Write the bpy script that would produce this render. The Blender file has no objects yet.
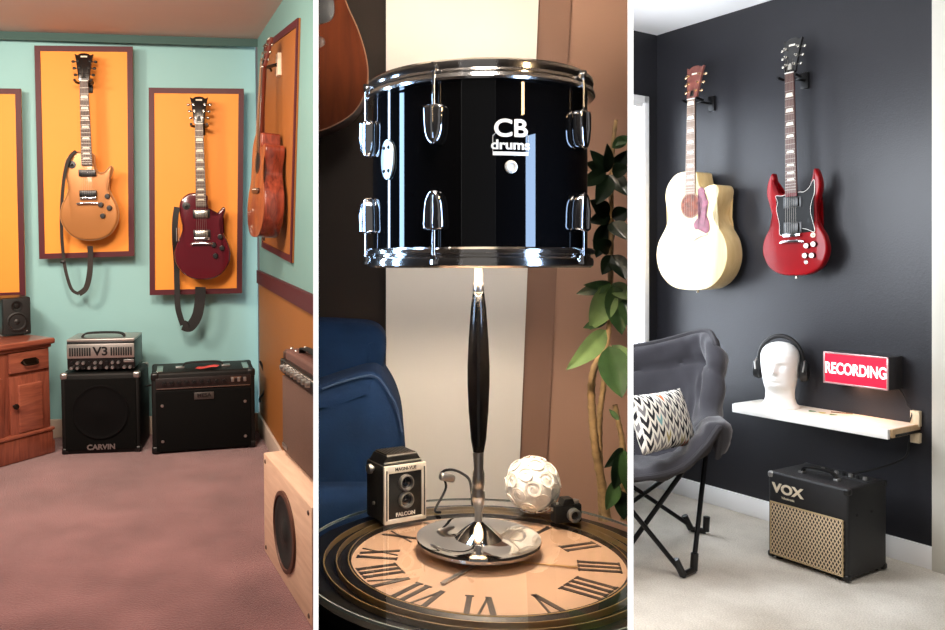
import bpy, bmesh, math, random
from mathutils import Vector as V, Matrix as Mx
random.seed(7)
PI = math.pi
COL = bpy.context.scene.collection
FPX, CX, CY, CAMZ = 800.0, 390.0, 265.0, 1.2

# ------------------------------------------------------------------ camera
cam = bpy.data.objects.new('camera', bpy.data.cameras.new('camera'))
COL.objects.link(cam)
cam.location = (0, 0, CAMZ)
cam.rotation_euler = (PI/2, 0, 0)
cam.data.sensor_fit = 'HORIZONTAL'
cam.data.sensor_width = 36
cam.data.lens = 36*FPX/945
cam.data.shift_x = (472.5-CX)/945
cam.data.shift_y = -(315-CY)/945
cam.data.clip_start = 0.05
bpy.context.scene.camera = cam
sc = bpy.context.scene
sc.view_settings.view_transform = 'Standard'
sc.view_settings.look = 'None'
sc.view_settings.exposure = 0
sc.view_settings.gamma = 1

# ------------------------------------------------------------------ frames (three rooms)
class Frame:
    """a room: right / into the room / up axes, origin on its floor below the camera"""
    def __init__(s, right, fwd, up, eye):
        s.R = Mx((right, fwd, up)).transposed()          # local -> world
        s.eye = eye
        o = V((0, 0, CAMZ)) - s.R @ V((0, 0, eye))
        s.M = Mx.Translation(o) @ s.R.to_4x4()
    def ray(s, px, py):
        return s.R.transposed() @ V(((px-CX)/FPX, 1, -(py-CY)/FPX))
    def z(s, px, py, z):                                  # point on a level plane
        d = s.ray(px, py); p = d*((z-s.eye)/d.z); p.z += s.eye; return p
    def v(s, px, py, v):                                  # point on a plane parallel to the main wall
        d = s.ray(px, py); p = d*(v/d.y); p.z += s.eye; return p
    def Y(s, px, py, y):                                  # point at a distance from the camera
        p = s.ray(px, py)*y; p.z += s.eye; return p
    def pl(s, px, py, q, n):                              # point on any plane
        d = s.ray(px, py); q = q - V((0, 0, s.eye)); p = d*(q.dot(n)/d.dot(n)); p.z += s.eye; return p

def frame_from_horizon(fx, hy, eye):
    d = lambda px: V(((px-CX)/FPX, 1, -(hy-CY)/FPX))
    up = d(1000).cross(d(0)).normalized()
    if up.z < 0: up = -up
    f = d(fx).normalized()
    return Frame(f.cross(up).normalized(), f, up, eye)

F1 = frame_from_horizon(278, 217, 1.18)
F2 = Frame(V((1,0,0)), V((0,1,0)), V((0,0,1)), CAMZ)
_u = V((480,-800,0)).normalized(); _v = V((800,480,0)).normalized()
F3 = Frame(_u, _v, V((0,0,1)), CAMZ)

def T(*p): return Mx.Translation(V(p) if len(p) == 3 else V(p[0]))
def Rz(a): return Mx.Rotation(a, 4, 'Z')
def Ry(a): return Mx.Rotation(a, 4, 'Y')
def Rx(a): return Mx.Rotation(a, 4, 'X')
def S(x, y, z): return Mx.Diagonal((x, y, z, 1))

# ------------------------------------------------------------------ materials
def lin(c):
    f = lambda x: (x/12.92 if x <= .04045 else ((x+.055)/1.055)**2.4)
    return tuple(f(x/255) for x in c) + (1,)

class Nt:
    def __init__(s, name):
        s.m = bpy.data.materials.new(name); s.m.use_nodes = True
        s.t = s.m.node_tree; s.b = s.t.nodes['Principled BSDF']
        s.co = s.t.nodes.new('ShaderNodeTexCoord')
    def n(s, typ, **kw):
        q = s.t.nodes.new(typ)
        for k, val in kw.items():
            if k in q.inputs: q.inputs[k].default_value = val
            else: setattr(q, k, val)
        return q
    def l(s, a, b): s.t.links.new(a, b)
    def noise(s, scale, detail=3, coord='Object', vec=None):
        q = s.n('ShaderNodeTexNoise'); q.inputs['Scale'].default_value = scale; q.inputs['Detail'].default_value = detail
        s.l(vec if vec else s.co.outputs[coord], q.inputs['Vector']); return q
    def ramp(s, fac, stops):
        q = s.n('ShaderNodeValToRGB'); e = q.color_ramp.elements
        while len(e) < len(stops): e.new(.5)
        for k, (p, c) in enumerate(stops): e[k].position = p; e[k].color = c
        s.l(fac, q.inputs['Fac']); return q
    def bump(s, h, strength, dist=.002):
        q = s.n('ShaderNodeBump'); q.inputs['Strength'].default_value = strength; q.inputs['Distance'].default_value = dist
        s.l(h, q.inputs['Height']); s.l(q.outputs['Normal'], s.b.inputs['Normal']); return q

def dim(c, k): return tuple(min(1, x*k) for x in c[:3]) + (1,)

def mat(name, rgb, rough=.5, metal=0, var=.06, vscale=12, bump=0, bscale=200, coat=0, spec=.5, emit=None, sheen=0):
    t = Nt(name); c = lin(rgb); b = t.b
    b.inputs['Roughness'].default_value = rough; b.inputs['Metallic'].default_value = metal
    b.inputs['Coat Weight'].default_value = coat; b.inputs['Coat Roughness'].default_value = .06
    b.inputs['Specular IOR Level'].default_value = spec
    b.inputs['Sheen Weight'].default_value = sheen
    nz = t.noise(vscale)
    r = t.ramp(nz.outputs['Fac'], [(.3, dim(c, 1-var)), (.7, dim(c, 1+var))])
    t.l(r.outputs['Color'], b.inputs['Base Color'])
    if bump:
        nb = t.noise(bscale, 4); t.bump(nb.outputs['Fac'], bump)
    if emit:
        b.inputs['Emission Color'].default_value = lin(emit[0]); b.inputs['Emission Strength'].default_value = emit[1]
    return t.m

def wood(name, c1, c2, scale=6, rough=.45, coat=.2, axis='Z', stretch=12, dist=2.5, spec=.5):
    t = Nt(name); t.b.inputs['Specular IOR Level'].default_value = spec
    mp = t.n('ShaderNodeMapping'); t.l(t.co.outputs['Object'], mp.inputs['Vector'])
    sv = {'X': (1, stretch, stretch), 'Y': (stretch, 1, stretch), 'Z': (stretch, stretch, 1)}[axis]
    mp.inputs['Scale'].default_value = sv
    nz = t.noise(scale, 5, vec=mp.outputs['Vector']); nz.inputs['Distortion'].default_value = dist
    r = t.ramp(nz.outputs['Fac'], [(.3, lin(c1)), (.72, lin(c2))])
    t.l(r.outputs['Color'], t.b.inputs['Base Color'])
    t.b.inputs['Roughness'].default_value = rough; t.b.inputs['Coat Weight'].default_value = coat
    t.bump(nz.outputs['Fac'], .08)
    return t.m

def carpet(name, c1, c2):
    t = Nt(name)
    a = t.noise(3.5, 6); f = t.noise(180, 3)
    mx = t.n('ShaderNodeMix', data_type='FLOAT'); mx.inputs['Factor'].default_value = .45
    t.l(a.outputs['Fac'], mx.inputs['A']); t.l(f.outputs['Fac'], mx.inputs['B'])
    r = t.ramp(mx.outputs['Result'], [(.34, lin(c1)), (.64, lin(c2))])
    t.l(r.outputs['Color'], t.b.inputs['Base Color']); t.b.inputs['Roughness'].default_value = .95
    t.b.inputs['Sheen Weight'].default_value = .3; t.b.inputs['Specular IOR Level'].default_value = .1
    mx2 = t.n('ShaderNodeMath', operation='ADD'); t.l(f.outputs['Fac'], mx2.inputs[0]); t.l(a.outputs['Fac'], mx2.inputs[1])
    t.bump(mx2.outputs['Value'], .9, .012)
    return t.m

def wallpaint(name, rgb, rough=.6, bump=.15, spec=.3, bscale=90):
    return mat(name, rgb, rough, 0, .03, 2, bump, bscale, 0, spec)

def glass(name, tint=(255,255,255), ior=1.45):
    t = Nt(name); nt = t.t; out = nt.nodes['Material Output']
    tr = t.n('ShaderNodeBsdfTransparent'); tr.inputs['Color'].default_value = lin(tint)
    gl = t.n('ShaderNodeBsdfGlossy'); gl.inputs['Roughness'].default_value = .01
    fr = t.n('ShaderNodeFresnel'); fr.inputs['IOR'].default_value = ior
    mx = t.n('ShaderNodeMixShader')
    t.l(fr.outputs['Fac'], mx.inputs['Fac']); t.l(tr.outputs['BSDF'], mx.inputs[1]); t.l(gl.outputs['BSDF'], mx.inputs[2])
    t.l(mx.outputs['Shader'], out.inputs['Surface'])
    nt.nodes.remove(t.b)
    return t.m

# ------------------------------------------------------------------ mesh builder
def cr_closed(pts, n=6):
    """closed Catmull-Rom through pts"""
    out = []; N = len(pts)
    for i in range(N):
        p0, p1, p2, p3 = (V(pts[(i+k-1) % N]) for k in range(4))
        for j in range(n):
            t = j/n
            out.append(.5*((2*p1)+(p2-p0)*t+(2*p0-5*p1+4*p2-p3)*t*t+(3*p1-p0-3*p2+p3)*t**3))
    return out

def cr_open(pts, n=8):
    out = []; N = len(pts); P = [V(p) for p in pts]
    for i in range(N-1):
        p0 = P[max(i-1, 0)]; p1 = P[i]; p2 = P[i+1]; p3 = P[min(i+2, N-1)]
        for j in range(n):
            t = j/n
            out.append(.5*((2*p1)+(p2-p0)*t+(2*p0-5*p1+4*p2-p3)*t*t+(3*p1-p0-3*p2+p3)*t**3))
    out.append(P[-1].copy())
    return out

class MB:
    def __init__(s): s.bm = bmesh.new()
    def merge(s, tb, M=None):
        if M is not None: bmesh.ops.transform(tb, matrix=M, verts=tb.verts)
        me = bpy.data.meshes.new('t'); tb.to_mesh(me); tb.free(); s.bm.from_mesh(me); bpy.data.meshes.remove(me); return s
    def box(s, c, d, bev=0, seg=2, M=None):
        tb = bmesh.new(); bmesh.ops.create_cube(tb, size=1)
        bmesh.ops.transform(tb, matrix=T(*c) @ S(*d), verts=tb.verts)
        if bev: bmesh.ops.bevel(tb, geom=tb.edges[:], offset=min(bev, .49*min(d)), segments=seg, profile=.5, affect='EDGES')
        return s.merge(tb, M)
    def cone(s, p0, p1, r0, r1=None, seg=16, M=None):
        p0, p1 = V(p0), V(p1); d = p1-p0; r1 = r0 if r1 is None else r1
        tb = bmesh.new()
        bmesh.ops.create_cone(tb, cap_ends=True, cap_tris=False, segments=seg, radius1=r0, radius2=r1, depth=d.length)
        q = V((0,0,1)).rotation_difference(d.normalized()).to_matrix().to_4x4()
        bmesh.ops.transform(tb, matrix=T((p0+p1)/2) @ q, verts=tb.verts)
        return s.merge(tb, M)
    def ball(s, c, r, sc=(1,1,1), sub=3, M=None):
        tb = bmesh.new(); bmesh.ops.create_icosphere(tb, subdivisions=sub, radius=r)
        bmesh.ops.transform(tb, matrix=T(*c) @ S(*sc), verts=tb.verts)
        return s.merge(tb, M)
    def lathe(s, prof, seg=40, M=None, closed=False, a0=0, a1=2*PI):
        """profile of (r, z) round the z axis"""
        tb = bmesh.new(); rings = []
        full = abs(a1-a0-2*PI) < 1e-6
        cnt = seg if full else seg+1
        for r, z in prof:
            if r < 1e-6: rings.append([tb.verts.new((0, 0, z))])
            else: rings.append([tb.verts.new((r*math.cos(a0+(a1-a0)*k/seg), r*math.sin(a0+(a1-a0)*k/seg), z)) for k in range(cnt)])
        pr = list(zip(rings, rings[1:]))
        if closed: pr.append((rings[-1], rings[0]))
        for a, b in pr:
            for k in range(seg):
                k2 = (k+1) % cnt
                if len(a) == 1 and len(b) == 1: continue
                if len(a) == 1: f = (a[0], b[k2], b[k])
                elif len(b) == 1: f = (a[k], a[k2], b[0])
                else: f = (a[k], a[k2], b[k2], b[k])
                try: tb.faces.new(f)
                except ValueError: pass
        bmesh.ops.recalc_face_normals(tb, faces=tb.faces[:])
        return s.merge(tb, M)
    def tube(s, pts, r, seg=8, closed=False, flat=None, M=None, up=None):
        """sweep a round (or flat=(width, thickness)) section along pts"""
        P = [V(p) for p in pts]; N = len(P); tb = bmesh.new(); rings = []
        tan = []
        for i in range(N):
            a = P[i-1] if (i > 0 or closed) else P[0]; b = P[(i+1) % N] if (i < N-1 or closed) else P[-1]
            tan.append((b-a).normalized())
        nrm = V(up) if up else (V((0,0,1)) if abs(tan[0].z) < .9 else V((1,0,0)))
        nrm = (nrm - tan[0]*nrm.dot(tan[0])).normalized()
        for i in range(N):
            if i: nrm = tan[i-1].rotation_difference(tan[i]) @ nrm
            if up: nrm = V(up)
            nrm = (nrm - tan[i]*nrm.dot(tan[i])).normalized(); bi = tan[i].cross(nrm)
            rr = r[i] if isinstance(r, (list, tuple)) else r
            if flat: ring = [P[i]+bi*(x*flat[0]/2)+nrm*(y*flat[1]/2) for x, y in ((1,1),(-1,1),(-1,-1),(1,-1))]
            else: ring = [P[i]+(nrm*math.cos(2*PI*k/seg)+bi*math.sin(2*PI*k/seg))*rr for k in range(seg)]
            rings.append([tb.verts.new(p) for p in ring])
        n = len(rings[0])
        for i in range(N if closed else N-1):
            a, b = rings[i], rings[(i+1) % N]
            for k in range(n): tb.faces.new((a[k], a[(k+1) % n], b[(k+1) % n], b[k]))
        if not closed: tb.faces.new(rings[0][::-1]); tb.faces.new(rings[-1])
        bmesh.ops.recalc_face_normals(tb, faces=tb.faces[:])
        return s.merge(tb, M)
    def slab(s, outline, y0, y1, bev=0, bseg=3, M=None, belly=0):
        """outline of (x, z), extruded from y0 (front) to y1 (back), rims rounded"""
        P = [V((p[0], p[1])) for p in outline]; N = len(P); tb = bmesh.new()
        area = sum(P[i].x*P[(i+1) % N].y-P[(i+1) % N].x*P[i].y for i in range(N))
        if area < 0: P.reverse()
        nr = []
        for i in range(N):
            d = (P[(i+1) % N]-P[i-1]).normalized(); nr.append(V((d.y, -d.x)))
        def ring(off, y): return [tb.verts.new((P[i].x-nr[i].x*off, y, P[i].y-nr[i].y*off)) for i in range(N)]
        rings = []
        if bev:
            for k in range(bseg): a = PI/2*k/bseg; rings.append(ring(bev*(1-math.sin(a)), y0+bev*(1-math.cos(a)) if not belly else y0+belly*(1-math.cos(a))))
        rings.append(ring(0, y0+(belly or bev))); rings.append(ring(0, y1-bev))
        if bev:
            for k in range(1, bseg+1): a = PI/2*k/bseg; rings.append(ring(bev*(1-math.cos(a)), y1-bev+bev*math.sin(a)))
        if bev:
            rings[0:0] = []
        for a, b in zip(rings, rings[1:]):
            for k in range(N): tb.faces.new((a[k], a[(k+1) % N], b[(k+1) % N], b[k]))
        f1 = tb.faces.new(rings[0]); f2 = tb.faces.new(rings[-1][::-1])
        bmesh.ops.triangulate(tb, faces=[f1, f2], ngon_method='EAR_CLIP')
        bmesh.ops.recalc_face_normals(tb, faces=tb.faces[:])
        return s.merge(tb, M)
    def quad(s, *p):
        tb = bmesh.new(); tb.faces.new([tb.verts.new(q) for q in p]); return s.merge(tb)
    def solid(s, pts, th):
        """a flat polygon given thickness along vector th"""
        tb = bmesh.new(); N = len(pts); th = V(th)
        a = [tb.verts.new(p) for p in pts]; b = [tb.verts.new(V(p)+th) for p in pts]
        tb.faces.new(a); tb.faces.new(b[::-1])
        for k in range(N): tb.faces.new((a[k], b[k], b[(k+1) % N], a[(k+1) % N]))
        bmesh.ops.recalc_face_normals(tb, faces=tb.faces[:])
        return s.merge(tb)
    def grid(s, rows, closed=False):
        tb = bmesh.new(); g = [[tb.verts.new(p) for p in r] for r in rows]
        for a, b in zip(g, g[1:]):
            n = len(a)
            for k in range(n if closed else n-1): tb.faces.new((a[k], a[(k+1) % n], b[(k+1) % n], b[k]))
        bmesh.ops.recalc_face_normals(tb, faces=tb.faces[:])
        return s.merge(tb)
    def text(s, body, size, M, depth=.0006, bold=0, sx=1, sp=1):
        cu = bpy.data.curves.new('w', 'FONT'); cu.body = body; cu.size = size; cu.extrude = depth; cu.offset = bold
        cu.align_x = 'CENTER'; cu.align_y = 'CENTER'; cu.space_character = sp
        o = bpy.data.objects.new('w', cu); COL.objects.link(o)
        dg = bpy.context.evaluated_depsgraph_get(); me = bpy.data.meshes.new_from_object(o.evaluated_get(dg))
        bpy.data.objects.remove(o); bpy.data.curves.remove(cu)
        tb = bmesh.new(); tb.from_mesh(me); bpy.data.meshes.remove(me)
        return s.merge(tb, M @ Rx(PI/2) @ S(sx, 1, 1))       # stands in the xz plane, read from -y
    def clip(s, co, no, W=None):
        """cut away what lies past a plane (given in world space) where it meets a wall"""
        co, no = V(co), V(no)
        if W is not None: Wi = W.inverted(); no = (Wi.to_3x3().inverted().transposed() @ no).normalized(); co = Wi @ co
        bmesh.ops.bisect_plane(s.bm, geom=s.bm.verts[:]+s.bm.edges[:]+s.bm.faces[:], plane_co=co, plane_no=no, clear_outer=True)
        ed = [e for e in s.bm.edges if e.is_boundary and all(abs((v.co-co).dot(no)) < 1e-5 for v in e.verts)]
        if ed: 
            try: bmesh.ops.triangle_fill(s.bm, edges=ed, use_beauty=True)
            except Exception: pass
        return s
    def build(s, name, m, parent=None, M=None, angle=38, kind=None):
        me = bpy.data.meshes.new(name); s.bm.to_mesh(me); s.bm.free()
        me.materials.append(m)
        for p in me.polygons: p.use_smooth = True
        me.set_sharp_from_angle(angle=math.radians(angle))
        o = bpy.data.objects.new(name, me); COL.objects.link(o)
        if parent is not None: o.parent = parent
        if M is not None: o.matrix_local = M
        if kind: o['kind'] = kind
        return o

def tag(o, label, cat, group=None):
    o['label'] = label; o['category'] = cat
    if group: o['group'] = group
    return o
def thing(name, label, cat, M, group=None):
    o = bpy.data.objects.new(name, None); COL.objects.link(o); o.empty_display_size = .05
    o.matrix_world = M
    return tag(o, label, cat, group)
def part(name, mb, m, parent, **k): return mb.build(name, m, parent, **k)
def clone(o, M, parent):
    c = o.copy(); COL.objects.link(c); c.parent = parent; c.matrix_local = M; return c

def basis(p0, p1, up=V((0,0,1))):
    """matrix at the middle of p0-p1: x along it, z up, -y the front"""
    x = (p1-p0); x.z = 0; x.normalize(); y = up.cross(x)
    M = Mx((x, y, up)).transposed().to_4x4(); M.translation = (p0+p1)/2
    return M, (p1-p0).length
def cut_plane(px):
    """vertical plane of a divider's face"""
    d = V(((px-CX)/FPX, 1, 0)); return V((0,0,CAMZ)), V((d.y, -d.x, 0)).normalized()
# ------------------------------------------------------------------ shared materials
K = {}
K['black_plastic'] = mat('black_plastic', (14,14,15), .35)
K['black_matte'] = mat('black_matte', (16,16,17), .7, bump=.2)
K['black_tolex'] = mat('black_vinyl_covering', (10,10,10), .55, bump=.5, bscale=500, spec=.3)
K['black_grille'] = mat('black_grille_cloth', (7,7,7), .9, bump=.6, bscale=900, spec=.15)
K['guard_black'] = mat('black_pickguard', (12,13,14), .5, spec=.2)
K['chrome'] = mat('chrome', (225,225,228), .08, 1, .02)
K['nickel'] = mat('nickel', (190,185,175), .25, 1, .04)
K['white_plastic'] = mat('white_plastic', (235,232,225), .4)
K['pearl'] = mat('pearl_inlay', (225,218,200), .3)
K['rosewood'] = wood('rosewood', (48,26,18), (84,50,34), 8)
K['mahogany'] = wood('mahogany', (70,22,14), (110,40,24), 8)
K['string'] = mat('steel_string', (150,144,134), .4, 1)
K['fret'] = mat('fret_wire', (170,164,154), .35, 1)
K['cap'] = mat('pale_knob_cap', (214,206,196), .35, .3)
K['white_paint'] = wallpaint('white_paint', (238,238,236), .5)
K['silver'] = mat('brushed_silver', (180,178,176), .32, .9, .06, 40)
K['knob_cream'] = mat('cream_knob', (215,205,180), .35)
K['cable'] = mat('black_rubber_cable', (12,12,13), .5)
K['hanger'] = mat('black_hanger_metal', (15,15,16), .35, .4)
# ------------------------------------------------------------------ guitars
LP = [(0,0),(.06,.008),(.108,.037),(.141,.09),(.15,.14),(.14,.195),(.118,.242),(.104,.282),(.107,.32),(.12,.356),(.128,.384),(.119,.398),(.103,.386),(.084,.366),(.06,.364),(.043,.38),(.034,.42),(.03,.462),(-.03,.476),(-.072,.47),(-.108,.438),(-.12,.39),(-.112,.33),(-.104,.284),(-.118,.238),(-.141,.192),(-.152,.14),(-.143,.09),(-.108,.037),(-.06,.008)]
SG = [(0,0),(.08,.008),(.135,.042),(.161,.1),(.15,.158),(.122,.205),(.109,.25),(.116,.3),(.131,.35),(.13,.392),(.115,.43),(.103,.436),(.096,.41),(.083,.374),(.058,.352),(.03,.352),(-.03,.346),(-.056,.344),(-.08,.356),(-.097,.385),(-.096,.412),(-.106,.437),(-.129,.402),(-.137,.35),(-.122,.3),(-.111,.25),(-.124,.205),(-.154,.155),(-.163,.1),(-.135,.042),(-.08,.008)]
JB = [(0,0),(.1,.012),(.17,.065),(.2,.14),(.19,.215),(.152,.275),(.127,.32),(.132,.362),(.148,.405),(.152,.437),(.136,.458),(.1,.456),(.07,.446),(.048,.46),(.036,.5),(.026,.522),(-.03,.528),(-.09,.518),(-.135,.474),(-.149,.42),(-.137,.36),(-.127,.32),(-.152,.27),(-.19,.21),(-.2,.14),(-.17,.065),(-.1,.012)]
HEAD_LP = [(.024,0),(.03,.03),(.042,.12),(.048,.148),(.034,.142),(.02,.15),(0,.153),(-.02,.15),(-.034,.142),(-.048,.148),(-.042,.12),(-.03,.03),(-.024,0)]

def guitar(name, label, M, L, kind, mats, kx=1.0, tone=1.0, strap=None, flip=1, nstr=6):
    """origin at the lower end of the body's back; z runs up the neck; the front faces -y"""
    root = thing(name, label, 'guitar', M)
    sc_ = lambda pts: [(p[0]*L*kx, p[1]*L) for p in pts]
    X = lambda x: x*L*kx
    Z = lambda z: z*L
    ac = kind == 'acoustic'
    out = {'lp': LP, 'sg': SG, 'acoustic': JB}[kind]
    th = {'lp': .052, 'sg': .036, 'acoustic': mats.get('depth', .11)}[kind]*L
    ol = cr_closed(sc_(out), 5)
    joint = {'lp': .44, 'sg': .36, 'acoustic': .5}[kind]
    nut = .845
    front = -th
    if ac:
        part('body', MB().slab(ol, front+.003, 0, .004), mats['side'], root)
        part('top', MB().slab(ol, front-.001, front+.003, .0015, 2), mats['top'], root)
        holez = .375
        h = MB().lathe([(0, 0), (.05*L, 0)], 40, T(0, front-.0025, Z(holez)) @ Rx(PI/2) @ S(kx, 1, 1))
        part('sound_hole', h, mats['hole'], root)
        part('rosette', MB().lathe([(.05*L, 0), (.05*L, .002), (.057*L, .002), (.057*L, 0)], 40, T(0, front-.001, Z(holez)) @ Rx(PI/2) @ S(kx, 1, 1)), mats['rosette'], root)
        bz = .235
        if mats.get('bridge_shape') == 'moustache':
            bo = cr_closed(sc_([(-.1,.01),(-.06,.0),(-.03,-.014),(0,-.017),(.03,-.014),(.06,0),(.1,.01),(.07,.016),(.03,.01),(0,.013),(-.03,.01),(-.07,.016)]), 4)
        else:
            bo = cr_closed(sc_([(-.075,-.012),(-.03,-.016),(.03,-.016),(.075,-.012),(.078,.008),(.03,.012),(-.03,.012),(-.078,.008)]), 4)
        part('bridge', MB().slab([(x, z+Z(bz)) for x, z in bo], front-.009, front-.001, .002), mats['bridge'], root)
        part('saddle', MB().box((0, front-.011, Z(bz+.004)), (X(.075), .006, .004), .001), K['white_plastic'], root)
        if 'guard' in mats:
            go = cr_closed([(X(x), Z(z)) for x, z in [(.04,.44),(.06,.452),(.078,.44),(.082,.41),(.1,.385),(.088,.36),(.086,.335),(.104,.3),(.106,.262),(.085,.25),(.06,.268),(.03,.268),(.02,.29),(.035,.312),(.058,.326),(.066,.36),(.064,.4),(.048,.42)]], 4)
            part('pickguard', MB().slab(go, front-.004, front-.0008, .0006), mats['guard'], root)
        fbz0, fb_y = .425, front-.007
        part('strap_button', MB().cone((0, -th/2, 0), (0, -th/2, -.014), .004, .007, 12), K['nickel'], root)
        bridge_z = bz+.006; str_y0 = front-.014
    else:
        part('body', MB().slab(ol, front, 0, .009 if kind == 'sg' else .012, 4), mats['body'], root)
        if 'binding' in mats:
            part('binding', MB().tube([(p[0], front+.012, p[1]) for p in ol], .0022, 6, closed=True), mats['binding'], root)
        fbz0, fb_y = (.4 if kind == 'lp' else .345), front-.014
        pk = [(.372, 'neck'), (.262, 'bridge')] if kind == 'lp' else [(.318, 'neck'), (.212, 'bridge')]
        for pz, _ in pk:
            if mats['pickup'] == 'p90':
                p = part('pickup', MB().box((0, front-.009, Z(pz-.012)), (X(.088), .018, Z(.036)), .004), K['black_plastic'], root)
                for k in range(6): part('pole_piece', MB().cone((X((k-2.5)*.0105), front-.0178, Z(pz-.012)), (X((k-2.5)*.0105), front-.0195, Z(pz-.012)), .0022, seg=8), K['chrome'], p)
            else:
                p = part('pickup', MB().box((0, front-.008, Z(pz-.012)), (X(.07), .016, Z(.038)), .003), K['nickel'] if mats['pickup'] == 'chrome' else K['black_plastic'], root)
                part('mounting_ring', MB().box((0, front-.003, Z(pz-.012)), (X(.09), .006, Z(.046)), .002), K['black_plastic'], p)
        bz = .225 if kind == 'lp' else .168
        part('bridge', MB().box((0, front-.011, Z(bz)), (X(.086), .01, .014), .003), K['chrome'], root)
        tz = bz-.03
        part('tailpiece', MB().tube(cr_open([(X(-.058), front-.009, Z(tz)), (X(-.04), front-.013, Z(tz+.004)), (0, front-.014, Z(tz+.005)), (X(.04), front-.013, Z(tz+.004)), (X(.058), front-.009, Z(tz))], 4), .0068, 10), K['chrome'], root)
        kn = [(.062,.19),(.098,.235),(.07,.13),(.106,.172)] if kind == 'lp' else [(.07,.122),(.104,.128),(.062,.082),(.096,.082)]
        for kx_, kz in kn:
            k_ = part('knob', MB().lathe([(.0145,0),(.0145,.004),(.0115,.016),(.0,.0165)] if kind == 'lp' else [(.013,0),(.013,.005),(.0105,.011),(0,.0115)], 20, T(X(kx_), front, Z(kz)) @ Rx(PI/2)), mats['knob'], root)
            if kind == 'sg': part('knob_cap', MB().lathe([(.0112,.0105),(.0108,.014),(0,.0142)], 20, T(X(kx_), front, Z(kz)) @ Rx(PI/2)), K['cap'], k_)
        if kind == 'lp':
            sw = part('toggle_switch', MB().lathe([(.02,0),(.02,.002),(.006,.003),(.004,.012),(.0045,.02),(0,.022)], 20, T(X(-.08), front, Z(.405)) @ Rx(PI/2)), K['black_plastic'], root)
        else:
            part('toggle_switch', MB().lathe([(.011,0),(.011,.003),(.004,.004),(.004,.014),(0,.015)], 18, T(X(.098), front, Z(.165)) @ Rx(PI/2)), K['knob_cream'], root)
            part('output_jack', MB().lathe([(.009,0),(.009,.003),(0,.0035)], 18, T(X(.062), front, Z(.055)) @ Rx(PI/2)), K['nickel'], root)
            go = cr_closed([(X(x), Z(z)) for x, z in [(-.085,.338),(-.056,.336),(-.03,.34),(.03,.346),(.058,.345),(.084,.362),(.106,.392),(.108,.34),(.094,.3),(.088,.26),(.104,.2),(.104,.178),(.07,.19),(.03,.196),(0,.186),(-.03,.178),(-.055,.17),(-.068,.178),(-.068,.22),(-.082,.28),(-.075,.31)]], 4)
            gd = part('pickguard', MB().slab(go, front-.0035, front-.0005, .0006), K['guard_black'], root)
            part('guard_edge', MB().tube([(p[0], front-.0025, p[1]) for p in go], .0014, 5, closed=True), K['white_plastic'], gd)
            part('strap_button', MB().cone((0, -th/2, 0), (0, -th/2, -.012), .004, .007, 12), K['nickel'], root)
        bridge_z = bz; str_y0 = front-.018
    # neck
    nw0, nw1 = X(.028), X(.0215)
    rows = []
    for k in range(9):
        t = k/8; z = Z(joint-.03)+(Z(nut)-Z(joint-.03))*t; w = nw0+(nw1-nw0)*t
        rows.append([(w*math.cos(a), fb_y+.006+.018*max(0, math.sin(a)), z) for a in [PI*j/10 for j in range(11)]]+[(-w, fb_y+.003, z), (w, fb_y+.003, z)])
    nk = MB().grid(rows, closed=True); part('neck', nk, mats['neck'], root)
    # fretboard with frets and inlays
    fo = [(nw0*1.02, Z(fbz0)), (nw1, Z(nut)), (-nw1, Z(nut)), (-nw0*1.02, Z(fbz0))]
    fb = part('fretboard', MB().slab(fo, fb_y, fb_y+.006, .001, 1), mats['board'], root)
    scale = Z(nut-bridge_z); fz = []
    for i in range(1, 23):
        z = Z(bridge_z)+scale*2**(-i/12); fz.append(z)
        if z < Z(fbz0)+.004: continue
        w = nw1+(nw0-nw1)*(Z(nut)-z)/(Z(nut)-Z(fbz0))
        part('fret', MB().box((0, fb_y-.0006, z), (w*1.94, .0016, .0015)), mats.get('fret', K['fret']), fb)
    zz = [Z(nut)]+fz
    for i in (3, 5, 7, 9, 12, 15, 17, 19) if 'start' not in mats else (1, 3, 5, 7, 9, 12, 15, 17):
        z = (zz[i-1]+zz[i])/2
        if z < Z(fbz0)+.012: continue
        if 'plain' in mats: break
        hgt = (zz[i-1]-zz[i])*.5; w = nw1*.9
        part('inlay', MB().slab([(w*.78, z+hgt/2), (-w*.78, z+hgt/2), (-w, z-hgt/2), (w, z-hgt/2)], fb_y-.0009, fb_y+.001), K['pearl'], fb)
    part('nut', MB().box((0, fb_y+.001, Z(nut)+.002), (nw1*2, .008, .005), .001), K['white_plastic'], root)
    # headstock leaning back a little
    hk = (L-Z(nut)-.004)/.153
    ho = cr_closed([(p[0]*L*kx*1.0, p[1]*hk) for p in HEAD_LP], 3)
    HM = T(0, fb_y+.004, Z(nut)+.004) @ Rx(-.17)
    hs = part('headstock', MB().slab(ho, 0, .014, .0015, 2), mats['head'], root, M=HM)
    part('truss_cover', MB().slab([(.011*kx, .012), (.008*kx, .036), (0, .043), (-.008*kx, .036), (-.011*kx, .012)], -.0025, .001), mats.get('truss', K['black_plastic']), hs)
    part('emblem', MB().slab([(.016*kx, .122), (.016*kx, .13), (-.016*kx, .13), (-.016*kx, .122)], -.001, .001), K['pearl'], hs)
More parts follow.
